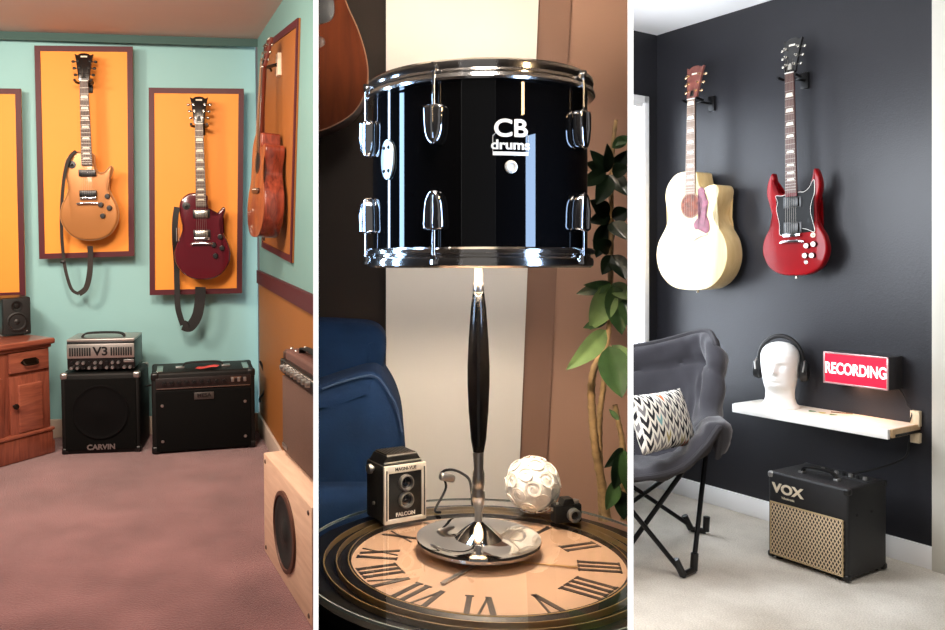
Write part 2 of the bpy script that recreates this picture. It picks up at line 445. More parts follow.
    for s in (-1, 1):
        for k in range(3):
            z = (.035+.037*k)*hk/1.0; w = (.031+.006*k)*L*kx
            tu = part('tuner', MB().cone((s*(w-.012*kx), .0, z), (s*(w-.012*kx), -.012, z), .0036, seg=10).lathe([(.006,0),(.006,.0025),(.003,.003)], 12, T(s*(w-.012*kx), 0, z) @ Rx(PI/2)).cone((s*(w-.004), .012, z), (s*(w+.007*kx), .012, z), .0025, seg=8), mats['tuner'], hs)
            part('tuner_button', MB().ball((s*(w+.014*kx), .012, z), .0095, (1*kx, .55, .8), 2), mats['tuner'], tu)
    # strings
    for k in range(6):
        x0 = X((k-2.5)*.0105); x1 = nw1*(k-2.5)/3.1
        part('string', MB().tube([(x0, str_y0, Z(bridge_z)), (x1, fb_y-.004, Z(nut)+.004), (x1*1.25, fb_y-.003, Z(nut)+.02+.02*(k % 3))], .00045, 5), mats.get('strings', K['string']), root)
    return root
# ================================================================== ROOM 1: music corner with teal walls
D1 = F1.Y(190, 217, 4.32).y                     # distance of the back wall
M1 = F1.M
teal = wallpaint('teal_wall_paint', (146,192,194), .6, .12)
ochre = wallpaint('ochre_wall_paint', (146,92,44), .6, .12)
orange = wallpaint('orange_panel_paint', (242,150,58), .55, .08)
maroon = wallpaint('maroon_frame_paint', (78,26,34), .5, .05)
ceil1 = wallpaint('pinkish_ceiling_paint', (208,186,178), .8, .2)
car1 = carpet('mauve_carpet', (104,66,68), (150,104,105))
trimw = wallpaint('cream_trim_paint', (200,180,165), .5, .02)

cb = F1.v(261, 400, D1); CORN = V((cb.x, D1, 0))          # corner of back and right walls
H1 = F1.v(190, 37, D1).z                                   # ceiling height
dR = F1.ray(142, 217); dR.z = 0; dR.normalize()            # the right wall runs this way
nR = V((dR.y, -dR.x, 0)).normalized()                      # outward
if nR.x < 0: nR = -nR
XL = -3.2
def struct(name, mb, m, F): return mb.build(name, m, None, M=F.M, kind='structure')
REND = CORN - dR*2.02
struct('wall_back', MB().solid([(XL, D1, 0), CORN+dR*.1, (CORN+dR*.1)+V((0,0,H1)), (XL, D1, H1)], (0,.08,0)), teal, F1)
struct('wall_right', MB().solid([CORN, REND, REND+V((0,0,H1)), CORN+V((0,0,H1))], nR*.06), wallpaint('shaded_teal_wall_paint', (112,150,148), .6, .12), F1)  # darker copy of the teal: the side wall's shade put into its colour
struct('floor', MB().solid([(XL, .5, 0), (REND.x+.6, .5, 0), (REND.x+.6, REND.y, 0), (CORN.x+.7, D1, 0), (XL, D1, 0)], (0,0,-.06)), car1, F1)
struct('ceiling', MB().solid([(XL, .9, H1), (REND.x+.35, .9, H1), (REND.x+.35, REND.y, H1), (CORN.x+.4, D1+.08, H1), (XL, D1+.08, H1)], (0,0,.06)), ceil1, F1)
struct('wall_left', MB().solid([(XL, .9, 0), (XL, D1, 0), (XL, D1, H1), (XL, .9, H1)], (-.06,0,0)), teal, F1)
# dark teal band just under the ceiling, ochre dado and chair rail on the right wall
dteal = wallpaint('dark_teal_band_paint', (54,84,80), .6, .05)
zb = F1.v(190, 45, D1).z
struct('trim_1', MB().solid([(XL, D1, zb), CORN-V((0,0,-zb)), CORN+V((0,0,H1)), (XL, D1, H1)], (0,-.004,0)), dteal, F1)
def onR(px, py): return F1.pl(px, py, CORN, nR)
ra, rb = onR(262, 271).z, onR(262, 284).z
struct('trim_2', MB().solid([CORN+V((0,0,ra)), REND+V((0,0,ra)), REND+V((0,0,rb)), CORN+V((0,0,rb))], -nR*.018), maroon, F1)
struct('wall_right_dado', MB().solid([CORN+V((0,0,.0)), REND, REND+V((0,0,rb)), CORN+V((0,0,rb))], -nR*.006), ochre, F1)
struct('baseboard_right', MB().box((0,0,.05), (2.0,.014,.1), .004, M=T(CORN-dR*1.0-nR*.014) @ Rz(math.atan2(dR.y, dR.x))), trimw, F1)
struct('baseboard_back', MB().box(((XL+CORN.x)/2, D1-.007, .05), (CORN.x-XL, .014, .1), .004), trimw, F1)

# framed orange panels
def wall_panel(corners, label, plane, nrm, w=.028, paint=None):
    """corners in the photo, clockwise from the upper left"""
    P = [plane(*c) for c in corners]; c0 = sum(P, V())/4
    root = thing('wall_panel', label, 'wall panel', M1 @ T(c0), 'framed orange wall boards')
    L_ = [p-c0 for p in P]
    part('board', MB().solid([p+nrm*.001 for p in L_], nrm*.008), paint or orange, root)
    fr = MB(); inn = []
    for i in range(4):
        a = (L_[i-1]-L_[i]).normalized(); b = (L_[(i+1) % 4]-L_[i]).normalized(); inn.append(L_[i]+(a+b)*w)
    for i in range(4):
        j = (i+1) % 4
        fr.solid([q+nrm*.008 for q in (L_[i], L_[j], inn[j], inn[i])], nrm*.006)
    part('frame', fr, maroon, root)
    return root
bw = lambda px, py: F1.v(px, py, D1); nb = V((0,-1,0))
wall_panel([(35,46),(133,47),(134.5,256),(40,259)], 'orange wall board in a maroon frame behind the gold guitar', bw, nb)
wall_panel([(149,88),(244,89),(242,293),(150,295)], 'orange wall board in a maroon frame behind the dark red guitar', bw, nb)
wall_panel([(-60,88),(21.5,89),(26,297),(-60,300)], 'orange wall board in a maroon frame above the small black monitor speaker', bw, nb)
wall_panel([(266.5,45),(301,18),(294,263),(264,247)], 'orange board on the side wall behind the brown acoustic guitar', onR, -nR, .03, wallpaint('shaded_orange_panel_paint', (150,90,42), .55, .08))  # darker copy of the board orange, shade of the side wall painted in

# ---- guitars on the back wall
def hang_matrix(F, bot, top, v):
    b = F.v(bot[0], bot[1], v); t = F.v(top[0], top[1], v); d = t-b
    return F.M @ T(b) @ Ry(math.atan2(d.x, d.z)), d.length
gold = mat('gold_top_finish', (172,114,62), .35, .35, .05, 6, coat=.4)
goldb = mat('cream_binding', (190,140,90), .4)
M, L = hang_matrix(F1, (92.5,240), (85.5,54), D1-.07)
bkhead = mat('black_headstock_lacquer', (12,11,11), .25, coat=.5)
g1 = guitar('electric_guitar', 'gold single-cutaway electric guitar with two black pickups hanging on an orange board', M, L, 'lp',
       dict(body=gold, binding=goldb, pickup='p90', knob=K['black_plastic'], neck=K['mahogany'], board=K['rosewood'], head=bkhead, tuner=K['black_plastic']))
def strap(root, pts, m, w, th=.003, up=(0,-1,0)):
    return part('strap', MB().tube(cr_open(pts, 8), 0, flat=(w, th), up=up), m, root)
def loc(Mg, F, px, py, v): return Mg.inverted() @ (F.M @ F.v(px, py, v))
strapg = mat('worn_grey_strap', (44,38,36), .8, bump=.4, bscale=300)
strapb = mat('black_leather_strap', (15,14,15), .6, bump=.3)
pts = [(76,151,.125),(70,157,.135),(65,172,.13),(62,200,.11),(61.5,228,.07),(63,252,.05),(66,272,.05),(71.5,289,.05),(79,294,.05),(86,288,.05),(89.5,274,.05),(90.5,256,.05),(90,246,.06)]
st = strap(g1, [loc(M, F1, a, b, D1-c) for a, b, c in pts[:9]], strapg, .016)
st2 = part('strap_end', MB().tube(cr_open([loc(M, F1, a, b, D1-c) for a, b, c in pts[8:]], 8), 0, flat=(.028, .004), up=(0,-1,0)), strapg, g1)
part('strap_buckle', MB().box(loc(M, F1, 62.5, 262, D1-.055), (.02,.008,.012), .002), K['black_plastic'], g1)

wine = mat('wine_red_lacquer', (84,14,26), .14, 0, .08, 5, coat=1)
M, L = hang_matrix(F1, (204,279), (199.5,97), D1-.07)
g2 = guitar('electric_guitar', 'dark wine-red single-cutaway electric guitar with metal pickup covers and a black strap', M, L, 'lp',
       dict(body=wine, pickup='chrome', knob=K['black_plastic'], neck=K['mahogany'], board=K['rosewood'], head=bkhead, tuner=K['nickel'], truss=K['black_plastic']))
pts = [(177,207,.13),(175,222,.125),(175,240,.11),(176.5,262,.06),(177,285,.05),(178,308,.05),(183,325,.05),(190,326.5,.05),(197,316,.05),(200,300,.05),(200.5,287,.055)]
strap(g2, [loc(M, F1, a, b, D1-c) for a, b, c in pts[:7]], strapb, .03)
part('strap_end', MB().tube(cr_open([loc(M, F1, a, b, D1-c) for a, b, c in pts[6:]], 8), 0, flat=(.055, .005), up=(0,-1,0)), strapb, g2)
lp_ = [loc(M, F1, a, b, D1-.14) for a, b in ((176.5,228),(179,228),(179,241),(176.5,241))]
part('strap_clip', MB().tube(lp_, .0018, 6, closed=True), K['silver'], g2)

def hook(F, px, py, gv, v, wallv, label, sp=.034):
    c = F.v(px, py, gv); c.y = v; root = thing('guitar_hanger', label, 'guitar hanger', F.M @ T(c), 'hooks holding guitars on the walls')
    dv = wallv-v
    part('wall_plate', MB().box((0, dv-.008, 0), (.036, .016, .075), .004), K['hanger'], root)
    part('arm', MB().tube([(0, dv-.015, 0), (0, .045, .0)], .006, 10), K['hanger'], root)
    part('yoke', MB().tube(cr_open([(-sp, -.028, .006), (-sp, .01, 0), (-sp*.7, .036, 0), (0, .045, 0), (sp*.7, .036, 0), (sp, .01, 0), (sp, -.028, .006)], 6), .0065, 10), K['hanger'], root)
    return root
hook(F1, 86.6, 84, D1-.07, D1-.125, D1, 'black yoke hanger under the headstock of the gold guitar', .04)
hook(F1, 200.4, 127, D1-.07, D1-.125, D1, 'black yoke hanger under the headstock of the dark red guitar', .04)

# ---- acoustic guitar on the right wall, seen nearly edge-on
side_w = wood('striped_red_mahogany', (84,26,20), (150,66,46), 9, .3, .6, 'Z', 6, 1)
top_w = wood('reddish_cedar_top', (126,60,34), (152,80,48), 6, .35, .5, 'Z', 10, 1)
gb = F1.Y(273.5, 238, 3.58); gt = F1.Y(284, 43, 3.60)
d = gt-gb
Mg = M1 @ T(gb) @ Ry(math.atan2(d.x, d.z)) @ Rz(math.radians(-75))
g3 = guitar('acoustic_guitar', 'reddish-brown cutaway acoustic guitar hanging on the side wall, seen edge-on', Mg, d.length, 'acoustic',
       dict(plain=1, fret=mat('dull_brass_fret', (110,84,60), .5, .6), strings=mat('bronze_string', (120,84,56), .4, .8), depth=.1, side=side_w, top=top_w, hole=K['black_matte'], rosette=K['rosewood'], bridge=K['rosewood'], neck=K['mahogany'], board=K['rosewood'], head=K['mahogany'], tuner=K['nickel'], start=1), kx=.88)
hp = onR(282.5, 65); wx = math.atan2(dR.y, dR.x)
root = thing('guitar_hanger', 'white wall block with a dark hook holding the brown acoustic guitar', 'guitar hanger', M1 @ T(hp) @ Rz(wx+PI), 'hooks holding guitars on the walls')
# local: x toward the viewer along the wall, -y ... the wall is on the +y side or the -y side
sgn = 1 if (Mx.Rotation(-(wx+PI), 3, 'Z') @ nR).y > 0 else -1
part('mounting_block', MB().box((0, -sgn*.014, 0), (.05, .024, .1), .004), mat('cream_wood_block', (240,214,188), .5), root)
nutp = F1.Y(262, 71, 3.68); nl = Mx.Rotation(-(wx+PI), 3, 'Z') @ (nutp-hp)
part('arm', MB().tube([(0, -sgn*.026, 0), (nl.x*.6, -sgn*.06, .0), (nl.x+.03, nl.y*1.0+sgn*.012, 0)], .008, 10), K['hanger'], root)
part('yoke', MB().tube([(nl.x+.05, nl.y-.01, .004), (nl.x+.045, nl.y+.03*sgn, 0), (nl.x-.02, nl.y+.045*sgn, 0)], .006, 10), K['hanger'], root)

# ---- speaker cabinet with amp head
def place(F, pl_, pr_, z, dep, dv=None):
    """matrix whose origin is the middle of the front lower edge; +y goes back"""
    a, b = F.z(*pl_, z), F.z(*pr_, z)
    return basis(a, b)
B, W = place(F1, (62,455), (141,452), 0, 0)
cdist = B.translation.y
hC = F1.v(101, 373, cdist).z; dC = D1-cdist-.06
CabM = M1 @ B
cab = thing('speaker_cabinet', 'black bass speaker cabinet standing under the silver amp head', 'speaker cabinet', CabM)
part('case', MB().box((0, dC/2, hC/2), (W, dC, hC), .014, 3), K['black_tolex'], cab)
gr = part('grille', MB().box((0, -.002, hC/2-.004), (W*.9, .01, hC*.88), .006), K['black_grille'], cab)
part('speaker_cone', MB().lathe([(W*.36,0),(W*.36,.006),(W*.345,.009),(W*.32,.004),(W*.30,.0045),(W*.12,.001),(W*.1,.004),(0,.006)], 48, T(0,-.006,hC*.52) @ Rx(PI/2)), mat('dark_speaker_paper', (9,8,9), .9, spec=.12), gr)
part('nameplate', MB().text('CARVIN', .036, T(0,-.0085, hC*.085), .002, .001, 1.05), K['silver'], cab)
for sx in (-1, 1):
    part('corner_cap', MB().box((sx*(W/2-.016), .014, hC-.014), (.036,.034,.034), .01, 3), K['silver'], cab)
    part('corner_cap', MB().box((sx*(W/2-.016), .014, .016), (.036,.034,.034), .01, 3), K['black_plastic'], cab)
    part('corner_cap', MB().box((sx*(W/2-.016), dC-.014, hC-.014), (.036,.034,.034), .01, 3), K['silver'], cab)
    part('rubber_foot', MB().cone((sx*W*.4,.05,0),(sx*W*.4,.05,-.008),.015), K['black_plastic'], cab)
# head
HB = B @ T(0, .03, hC+.001)
hw, hh, hd = W*.86, .155, dC*.8
head = thing('amplifier_head', 'silver-topped bass amp head with a black knob panel on the black cabinet', 'amplifier', M1 @ HB)
alum = mat('brushed_aluminium_face', (186,180,176), .35, .85, .05, 60)
part('chassis', MB().box((0, hd/2, hh/2+.006), (hw, hd, hh-.012), .006), K['black_plastic'], head)
fp = part('face_plate', MB().box((0, -.003, hh*.68), (hw*.99, .008, hh*.46), .002), alum, head)
for s in (-1, 1):
    for k in range(9):
        part('vent_slot', MB().box((s*(.052+k*(hw*.47-.052)/8.6), -.0075, hh*.66), (.008, .003, hh*.27), .001), K['black_matte'], fp)
part('logo', MB().text('V3', .06, T(0,-.0078, hh*.66), .001, .0015, 1.1), K['black_plastic'], fp)
part('top_shell', MB().box((0, hd/2, hh+.004), (hw, hd, .012), .004), alum, head)
part('handle', MB().tube(cr_open([(-hw*.32, hd*.3, hh+.012), (-hw*.25, hd*.3, hh+.03), (0, hd*.3, hh+.034), (hw*.25, hd*.3, hh+.03), (hw*.32, hd*.3, hh+.012)], 6), 0, flat=(.03, .008), up=(0,0,1)), K['black_matte'], head)
for r_ in range(2):
    for k in range(11):
        if r_ == 0 and k > 8: continue
        part('knob', MB().lathe([(.0085,0),(.0075,.014),(0,.0145)], 14, T(-hw*.43+k*hw*.086, 0, hh*(.30 if r_ == 0 else .14)) @ Rx(PI/2)), K['silver'] if (k+r_) % 3 else K['black_plastic'], head)
part('badge', MB().box((hw*.41, -.002, hh*.34), (.05, .004, .014), .001), K['silver'], head)
for sx in (-1,1):
    for yy in (.06, hd-.06): part('foot', MB().cone((sx*hw*.4, yy, .008), (sx*hw*.4, yy, 0), .014), K['black_plastic'], head)

# ---- large combo amp
B, W = place(F1, (152.5,455), (255.5,447.5), 0, 0)
cd = B.translation.y; hM = F1.v(204, 371, cd).z; dM = D1-cd-.1
CM = M1 @ B
amp = thing('combo_amplifier', 'large black combo amp with a knob row on top, below the dark red guitar', 'amplifier', CM)
part('case', MB().box((0, dM/2, hM/2+.006), (W, dM, hM-.012), .014, 3), K['black_tolex'], amp)
gr = part('grille', MB().box((0, -.001, hM*.4), (W*.92, .012, hM*.74), .006), K['black_grille'], amp)
pn = part('control_panel', MB().box((0, -.002, hM*.87), (W*.92, .01, hM*.13), .003), mat('dark_brown_control_panel', (30,22,22), .4), amp)
for k in range(9):
    part('knob', MB().lathe([(.011,0),(.009,.016),(0,.017)], 16, T(-W*.38+k*W*.072, -.006, hM*.87) @ Rx(PI/2)), K['black_plastic'], pn)
for k in range(3):
    part('switch', MB().box((W*.28+k*W*.06, -.009, hM*.88), (.014,.01,.022), .002), K['silver'], pn)
part('indicator_panel', MB().box((W*.31, -.0075, hM*.905), (W*.1,.002,.01)), K['nickel'], pn)
part('panel_edge', MB().box((0, -.007, hM*.806), (W*.9,.004,.004)), K['nickel'], pn)
lp2 = part('logo_plate', MB().box((0, -.009, hM*.7), (W*.19, .005, .036), .002), mat('pewter_plate', (96,92,90), .4, .7), amp)
part('lettering', MB().text('MESA', .024, T(0,-.012, hM*.706), .001, .0006, 1.2).text('ENGINEERING', .007, T(0,-.012,hM*.681), .001, 0, 1.3), K['black_plastic'], lp2)
for sx in (-1,1):
    for zz in (.16, .6): part('grille_screw', MB().lathe([(.008,0),(.007,.003),(0,.004)], 12, T(sx*W*.4,-.007,hM*zz) @ Rx(PI/2)), K['silver'], amp)
    for zz in (.02, hM-.02):
        for yy in (.016, dM-.016): part('corner_guard', MB().box((sx*(W/2-.018), yy, zz), (.042,.038,.042), .012, 3), K['black_plastic'], amp)
hdl = part('handle', MB().tube(cr_open([(-.1,dM*.45,hM+.004),(-.085,dM*.45,hM+.022),(0,dM*.45,hM+.026),(.085,dM*.45,hM+.022),(.1,dM*.45,hM+.004)],6), 0, flat=(.028,.007), up=(0,0,1)), K['black_matte'], amp)
for sx in (-1,1): part('handle_mount', MB().box((sx*.115, dM*.45, hM+.003), (.045,.035,.01), .003), K['silver'], hdl)
part('vent', MB().box((-W*.42, dM*.4, hM-.0005), (.03, dM*.6, .004), .001).box((W*.42, dM*.4, hM-.0005), (.03, dM*.6, .004), .001), K['nickel'], amp)
tg = MB().grid(cr_rows := [[(x*.055, y, .002+.006*math.sin(x*2.4+y*9)) for x in (-1,-.5,0,.5,1)] for y in (-.03,-.01,.01,.03)])
t_ = tg.build('paper_tag', mat('red_and_white_tag', (206,74,70), .6, 0, .5, 60), None, M=CM @ T(.02, dM*.22, hM+.008) @ Rz(-.25))
tag(t_, 'small red and white tag lying on the large combo amp', 'tag')
# cables
def cable(name, label, F, pts, r, cat='cable', m=None):
    c = pts[0]; return tag(MB().tube(cr_open([p-c for p in pts], 8), r, 8).build(name, m or K['cable'], None, M=F.M @ T(c)), label, cat)

cable('cable', 'black cable arching off the right side of the large combo amp', F1, [F1.v(259.8,361,cd+dM*.9), F1.v(262,366,cd+dM*.9), F1.v(266,379,cd+dM*.85), F1.v(264,392,cd+dM*.8), F1.v(260,398,cd+dM*.75), F1.v(260,402,cd+dM*.7)], .006)
cable('cable', 'black cable sagging between the bass cabinet and the large combo amp', F1, [F1.v(143,385,D1-.2), F1.v(146,386,D1-.17), F1.v(151,385,D1-.17), F1.v(156,384,D1-.16)], .005)

# ---- wooden cabinet at the left
oakf = wood('cherry_wood', (112,56,42), (152,84,64), 5, .35, .4, 'Z', 8, 1.5)
oakt = wood('cherry_wood_top', (118,60,46), (160,92,70), 5, .3, .5, 'X', 8, 1.5)
pa, pb = F1.z(-62, 484, 0), F1.z(53, 452, 0)
B, W = basis(pa, pb)
dz = lambda px, py: F1.pl(px, py, (pa+pb)/2, B.to_3x3() @ V((0,1,0)))
hD = dz(54, 337).z; dD = .42
dr = thing('wooden_cabinet', 'reddish-brown wooden cabinet with one drawer and panelled doors at the left edge', 'cabinet', M1 @ B)
part('case', MB().box((0, dD/2, hD/2), (W*.97, dD, hD-.02), .004), oakf, dr)
part('cabinet_top', MB().box((0, dD/2-.012, hD-.012), (W*1.02, dD+.05, .03), .01, 3), oakt, dr)
part('cornice', MB().box((0, dD/2-.006, hD-.036), (W*.99, dD+.02, .018), .006), oakt, dr)
part('plinth', MB().box((0, dD/2-.008, .06), (W*.985, dD+.02, .12), .01), oakf, dr)
part('plinth_rail', MB().box((0, dD/2-.012, .128), (W*.995, dD+.03, .018), .006), oakt, dr)
part('foot', MB().box((W*.46, .02, .035), (.06, .07, .07), .01), oakt, dr)
inv = B.inverted()
lx = lambda px, py: (inv @ dz(px, py)).x
lz = lambda px, py: dz(px, py).z
xr = lx(48, 400); xm = lx(8.5, 400)
zt, zm, zbm = lz(30, 349), lz(30, 372), lz(30, 440)
for side in (1, -1):
    c_ = (xr+xm)/2 if side > 0 else xm-(xr-xm)/2-.03; w_ = xr-xm
    if side > 0: 
        dw = part('drawer', MB().box(((xr+xm)/2, -.006, (zt+zm)/2), (w_, .02, (zt-zm)*.86), .004), oakt, dr)
        part('drawer_pull', MB().tube(cr_open([((xr+xm)/2-.035,-.018,(zt+zm)/2+.004),((xr+xm)/2-.03,-.035,(zt+zm)/2-.012),((xr+xm)/2+.03,-.035,(zt+zm)/2-.012),((xr+xm)/2+.035,-.018,(zt+zm)/2+.004)],5), .0045, 8).slab([((xr+xm)/2+x*.05, (zt+zm)/2+z*.016) for x, z in ((-1,0),(-.6,1),(.6,1),(1,0),(.6,-1),(-.6,-1))], -.02, -.016), mat('dark_bronze_pull', (40,30,22), .4, .8), dw)
    do = part('door', MB().box((c_, -.005, (zm+zbm)/2), (w_, .02, (zm-zbm)*.95), .004), oakf, dr)
    part('door_panel', MB().box((c_, -.016, (zm+zbm)/2), (w_*.62, .014, (zm-zbm)*.7), .012, 3), oakt, do)
    if side > 0: part('door_knob', MB().lathe([(.006,0),(.006,.012),(.014,.02),(.012,.028),(0,.031)], 18, T(xm+w_*.08, -.014, (zm+zbm)/2+.02) @ Rx(PI/2)), mat('dark_knob', (30,24,20), .4, .5), do)
# monitor speaker on it
zt_ = hD+.006
sa, sb = F1.z(17, 332.5, zt_), F1.z(34, 332.5, zt_)
Bm, Wm = basis(F1.z(-4, 334, zt_), F1.z(34, 331.5, zt_))
mh = .19
Wm = .19
sp = thing('monitor_speaker', 'small black monitor speaker standing on the wooden cabinet', 'speaker', M1 @ T(F1.z(17, 335, zt_)) @ Rz(math.radians(30)))
part('case', MB().box((0, .08, mh/2), (.135, .17, mh), .008, 3), K['black_plastic'], sp)
bf = part('baffle', MB().box((0, -.007, mh/2), (.13, .01, mh*.97), .006), K['black_matte'], sp)
part('woofer', MB().lathe([(.05,0),(.05,.004),(.043,.006),(.04,.001),(.018,-.004),(.012,.002),(0,.004)], 32, T(0,-.012,.068) @ Rx(PI/2)), mat('woofer_cone', (22,21,22), .45), bf)
part('tweeter', MB().lathe([(.026,0),(.026,.003),(.014,.001),(.011,.005),(0,.007)], 28, T(0,-.012,.148) @ Rx(PI/2)), K['black_plastic'], bf)
part('indicator_light', MB().ball((.045,-.013,.02), .003, sub=2), K['silver'], bf)

# ---- speaker box of bare wood and the brown amp at the right
pine = wood('pale_pine', (212,172,146), (234,198,172), 4, .5, .1, 'X', 8, 1.2)
A, Bq = F1.z(264.3, 551, 0), F1.z(312, 629, 0)
B, W = basis(A, Bq); 
if (B.to_3x3() @ V((0,1,0))).x < 0: B = B @ Rz(PI)
bn = B.to_3x3() @ V((0,1,0))
hp_ = F1.pl(264, 453, A, bn).z; dp_ = .14
box = thing('speaker_cabinet', 'bare pale-wood speaker box with one round black speaker, under the brown amp', 'speaker cabinet', M1 @ B)
W2 = W*1.06
def ringbox(mb, w, d, h, t, y0=0):
    mb.box((-w/2+t/2, y0+d/2, h/2), (t, d, h), .003).box((w/2-t/2, y0+d/2, h/2), (t, d, h), .003).box((0, y0+d/2, h-t/2), (w-2*t+.002, d, t), .003).box((0, y0+d/2, t/2), (w-2*t+.002, d, t), .003); return mb
part('case', MB().box((W*.0, dp_/2, hp_/2), (W, dp_, hp_), .006), pine, box)
spx = 0.0; rs = min(W, hp_)*.36
ring = part('speaker_ring', MB().lathe([(rs,-.002),(rs,.008),(rs*.9,.01),(rs*.88,.0)], 48, T(spx,0,hp_*.5) @ Rx(PI/2)), mat('brown_speaker_gasket', (84,50,38), .6), box)
part('speaker_cone', MB().lathe([(rs*.9,.004),(rs*.8,.006),(rs*.72,.002),(rs*.3,-.0),(rs*.25,.004),(0,.009)], 40, T(spx,-.001,hp_*.5) @ Rx(PI/2)), K['black_matte'], ring)
for sx in (-1,1):
    for zz in (.07,.93): part('screw', MB().lathe([(.008,0),(.006,.003),(0,.0035)], 10, T(sx*W*.45,0,hp_*zz) @ Rx(PI/2)), K['rosewood'], box)
brown = mat('brown_tolex', (92,62,56), .6, bump=.5, bscale=400)
bgr = mat('tan_brown_grille_cloth', (96,70,60), .8, 0, .15, 300, .5, 600)
A2 = F1.z(281, 453, hp_); 
loc_ = B.inverted() @ A2
ha = F1.pl(280, 349, A2, bn).z - hp_
# the far end of the amp sits at A2, it runs toward the viewer
sx = 1 if (B.inverted() @ Bq).x > 0 else -1
wa = .43; da = .095
amp2 = thing('combo_amplifier', 'brown combo amp with tan grille sitting on the pale-wood speaker box', 'amplifier', M1 @ B @ T(loc_.x+sx*wa/2, loc_.y, hp_+.001))
part('case', MB().box((0, da/2+.012, ha/2), (wa, da, ha), .012, 3), brown, amp2)
gg = part('grille', MB().box((0, .009, ha*.40), (wa*.93, .014, ha*.72), .005), bgr, amp2)
part('nameplate', MB().box((-sx*wa*.38, .0, ha*.1), (.06, .004, .014), .001), K['silver'], gg)
pnl = part('control_panel', MB().box((0, .006, ha*.855), (wa*.93, .02, ha*.13), .004), K['black_plastic'], amp2)
for k in range(8): part('knob', MB().lathe([(.011,0),(.009,.014),(0,.015)], 14, T((k-3.5)*wa*.1, -.004, ha*.855) @ Rx(PI/2)), K['silver'], pnl)
part('panel_strip', MB().box((0, -.003, ha*.9), (wa*.9,.003,.006)), K['nickel'], pnl)
part('handle', MB().tube(cr_open([(-.1,da*.5,ha),(-.08,da*.5,ha+.02),(.08,da*.5,ha+.02),(.1,da*.5,ha)],5), 0, flat=(.025,.006), up=(0,0,1)), K['black_matte'], amp2)
for s_ in (-1,1):
    for zz in (.02, ha-.02): part('corner_cap', MB().box((s_*(wa/2-.016), .026, zz), (.036,.034,.036), .01, 3), K['rosewood'], amp2)
    for k in range(2): part('top_screw', MB().lathe([(.007,0),(.005,.003),(0,.004)],10,T(-sx*wa*.42+s_*.03,.04+.05*k,ha)), K['silver'], amp2)
# ================================================================== ROOM 2: lamp on the clock table
CUTL, CUTR = cut_plane(318.5), cut_plane(627.5)
NL, NR = -CUTL[1], CUTR[1]           # outward normals
dark = wallpaint('dark_brown_wall_paint', (34,26,22), .7, .1)
cream = wallpaint('cream_plaster', (244,238,230), .7, .08)
tan = wallpaint('tan_wall_paint', (180,142,122), .7, .1)
brn = wallpaint('brown_corner_shade', (142,110,94), .6, .05)
YB = 2.08
P2 = lambda px, py, Y: F2.Y(px, py, Y)
x0, x1 = P2(316.5,0,YB).x, P2(629.5,0,YB).x
struct('wall_back.001', MB().solid([(x0,YB,-.1),(x1,YB,-.1),(x1,YB,2.1),(x0,YB,2.1)], (0,.05,0)), tan, F2)
zt, zb_ = 2.1, -.1
def strip(a_top, b_top, a_bot, b_bot, y, th):
    """vertical board between photo columns at rows 5 and 480"""
    def xx(t, b, z):
        yy = 265-(z-CAMZ)*800/y; return P2(t+(b-t)*(yy-5)/475, 0, y).x
    return MB().solid([(xx(a_top,a_bot,zb_),y,zb_),(xx(b_top,b_bot,zb_),y,zb_),(xx(b_top,b_bot,zt),y,zt),(xx(a_top,a_bot,zt),y,zt)], (0,th,0))
struct('wall_column', strip(386,538.5,386,519,YB-.05,.05), cream, F2)
struct('wall_left_dark', strip(316.5,386,316.5,386,YB-.03,.03), dark, F2)
struct('corner_shade_strip', strip(536,571,516,546,YB-.02,.02), brn, F2)  # brown strip put in as the shadowed corner beside the column
struct('ceiling.001', MB().solid([(x0,.8,2.1),(x1,.8,2.1),(x1,YB,2.1),(x0,YB,2.1)], (0,0,.05)), cream, F2)
struct('floor.001', MB().solid([(x0,.8,-.1),(x1,.8,-.1),(x1,YB,-.1),(x0,YB,-.1)], (0,0,-.05)), dark, F2)
# dark partitions added between the rooms, edges self-lit white: wedges widening into the depth
ptn = wallpaint('dark_partition_paint', (30,25,22), .8, .05)  # dark so the drum does not mirror pale walls
edge = mat('self_lit_white_edge', (250,250,250), .5, emit=((255,255,255), .92))  # glows by itself so the edge reads white; no lamp there
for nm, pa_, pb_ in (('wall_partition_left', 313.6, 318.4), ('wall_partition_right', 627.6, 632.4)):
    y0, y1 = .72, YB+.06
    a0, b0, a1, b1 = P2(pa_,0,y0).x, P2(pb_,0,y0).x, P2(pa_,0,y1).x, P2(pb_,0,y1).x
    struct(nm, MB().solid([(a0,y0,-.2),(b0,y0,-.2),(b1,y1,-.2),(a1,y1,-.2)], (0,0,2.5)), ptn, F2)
    struct('self_lit_edge_strip', MB().solid([(a0,y0-.003,-.2),(b0,y0-.003,-.2),(b0,y0,-.2),(a0,y0,-.2)], (0,0,2.5)), edge, F2)

LX, LY = P2(478.5,0,1.25).x, 1.25
TZ = .762                                       # table top
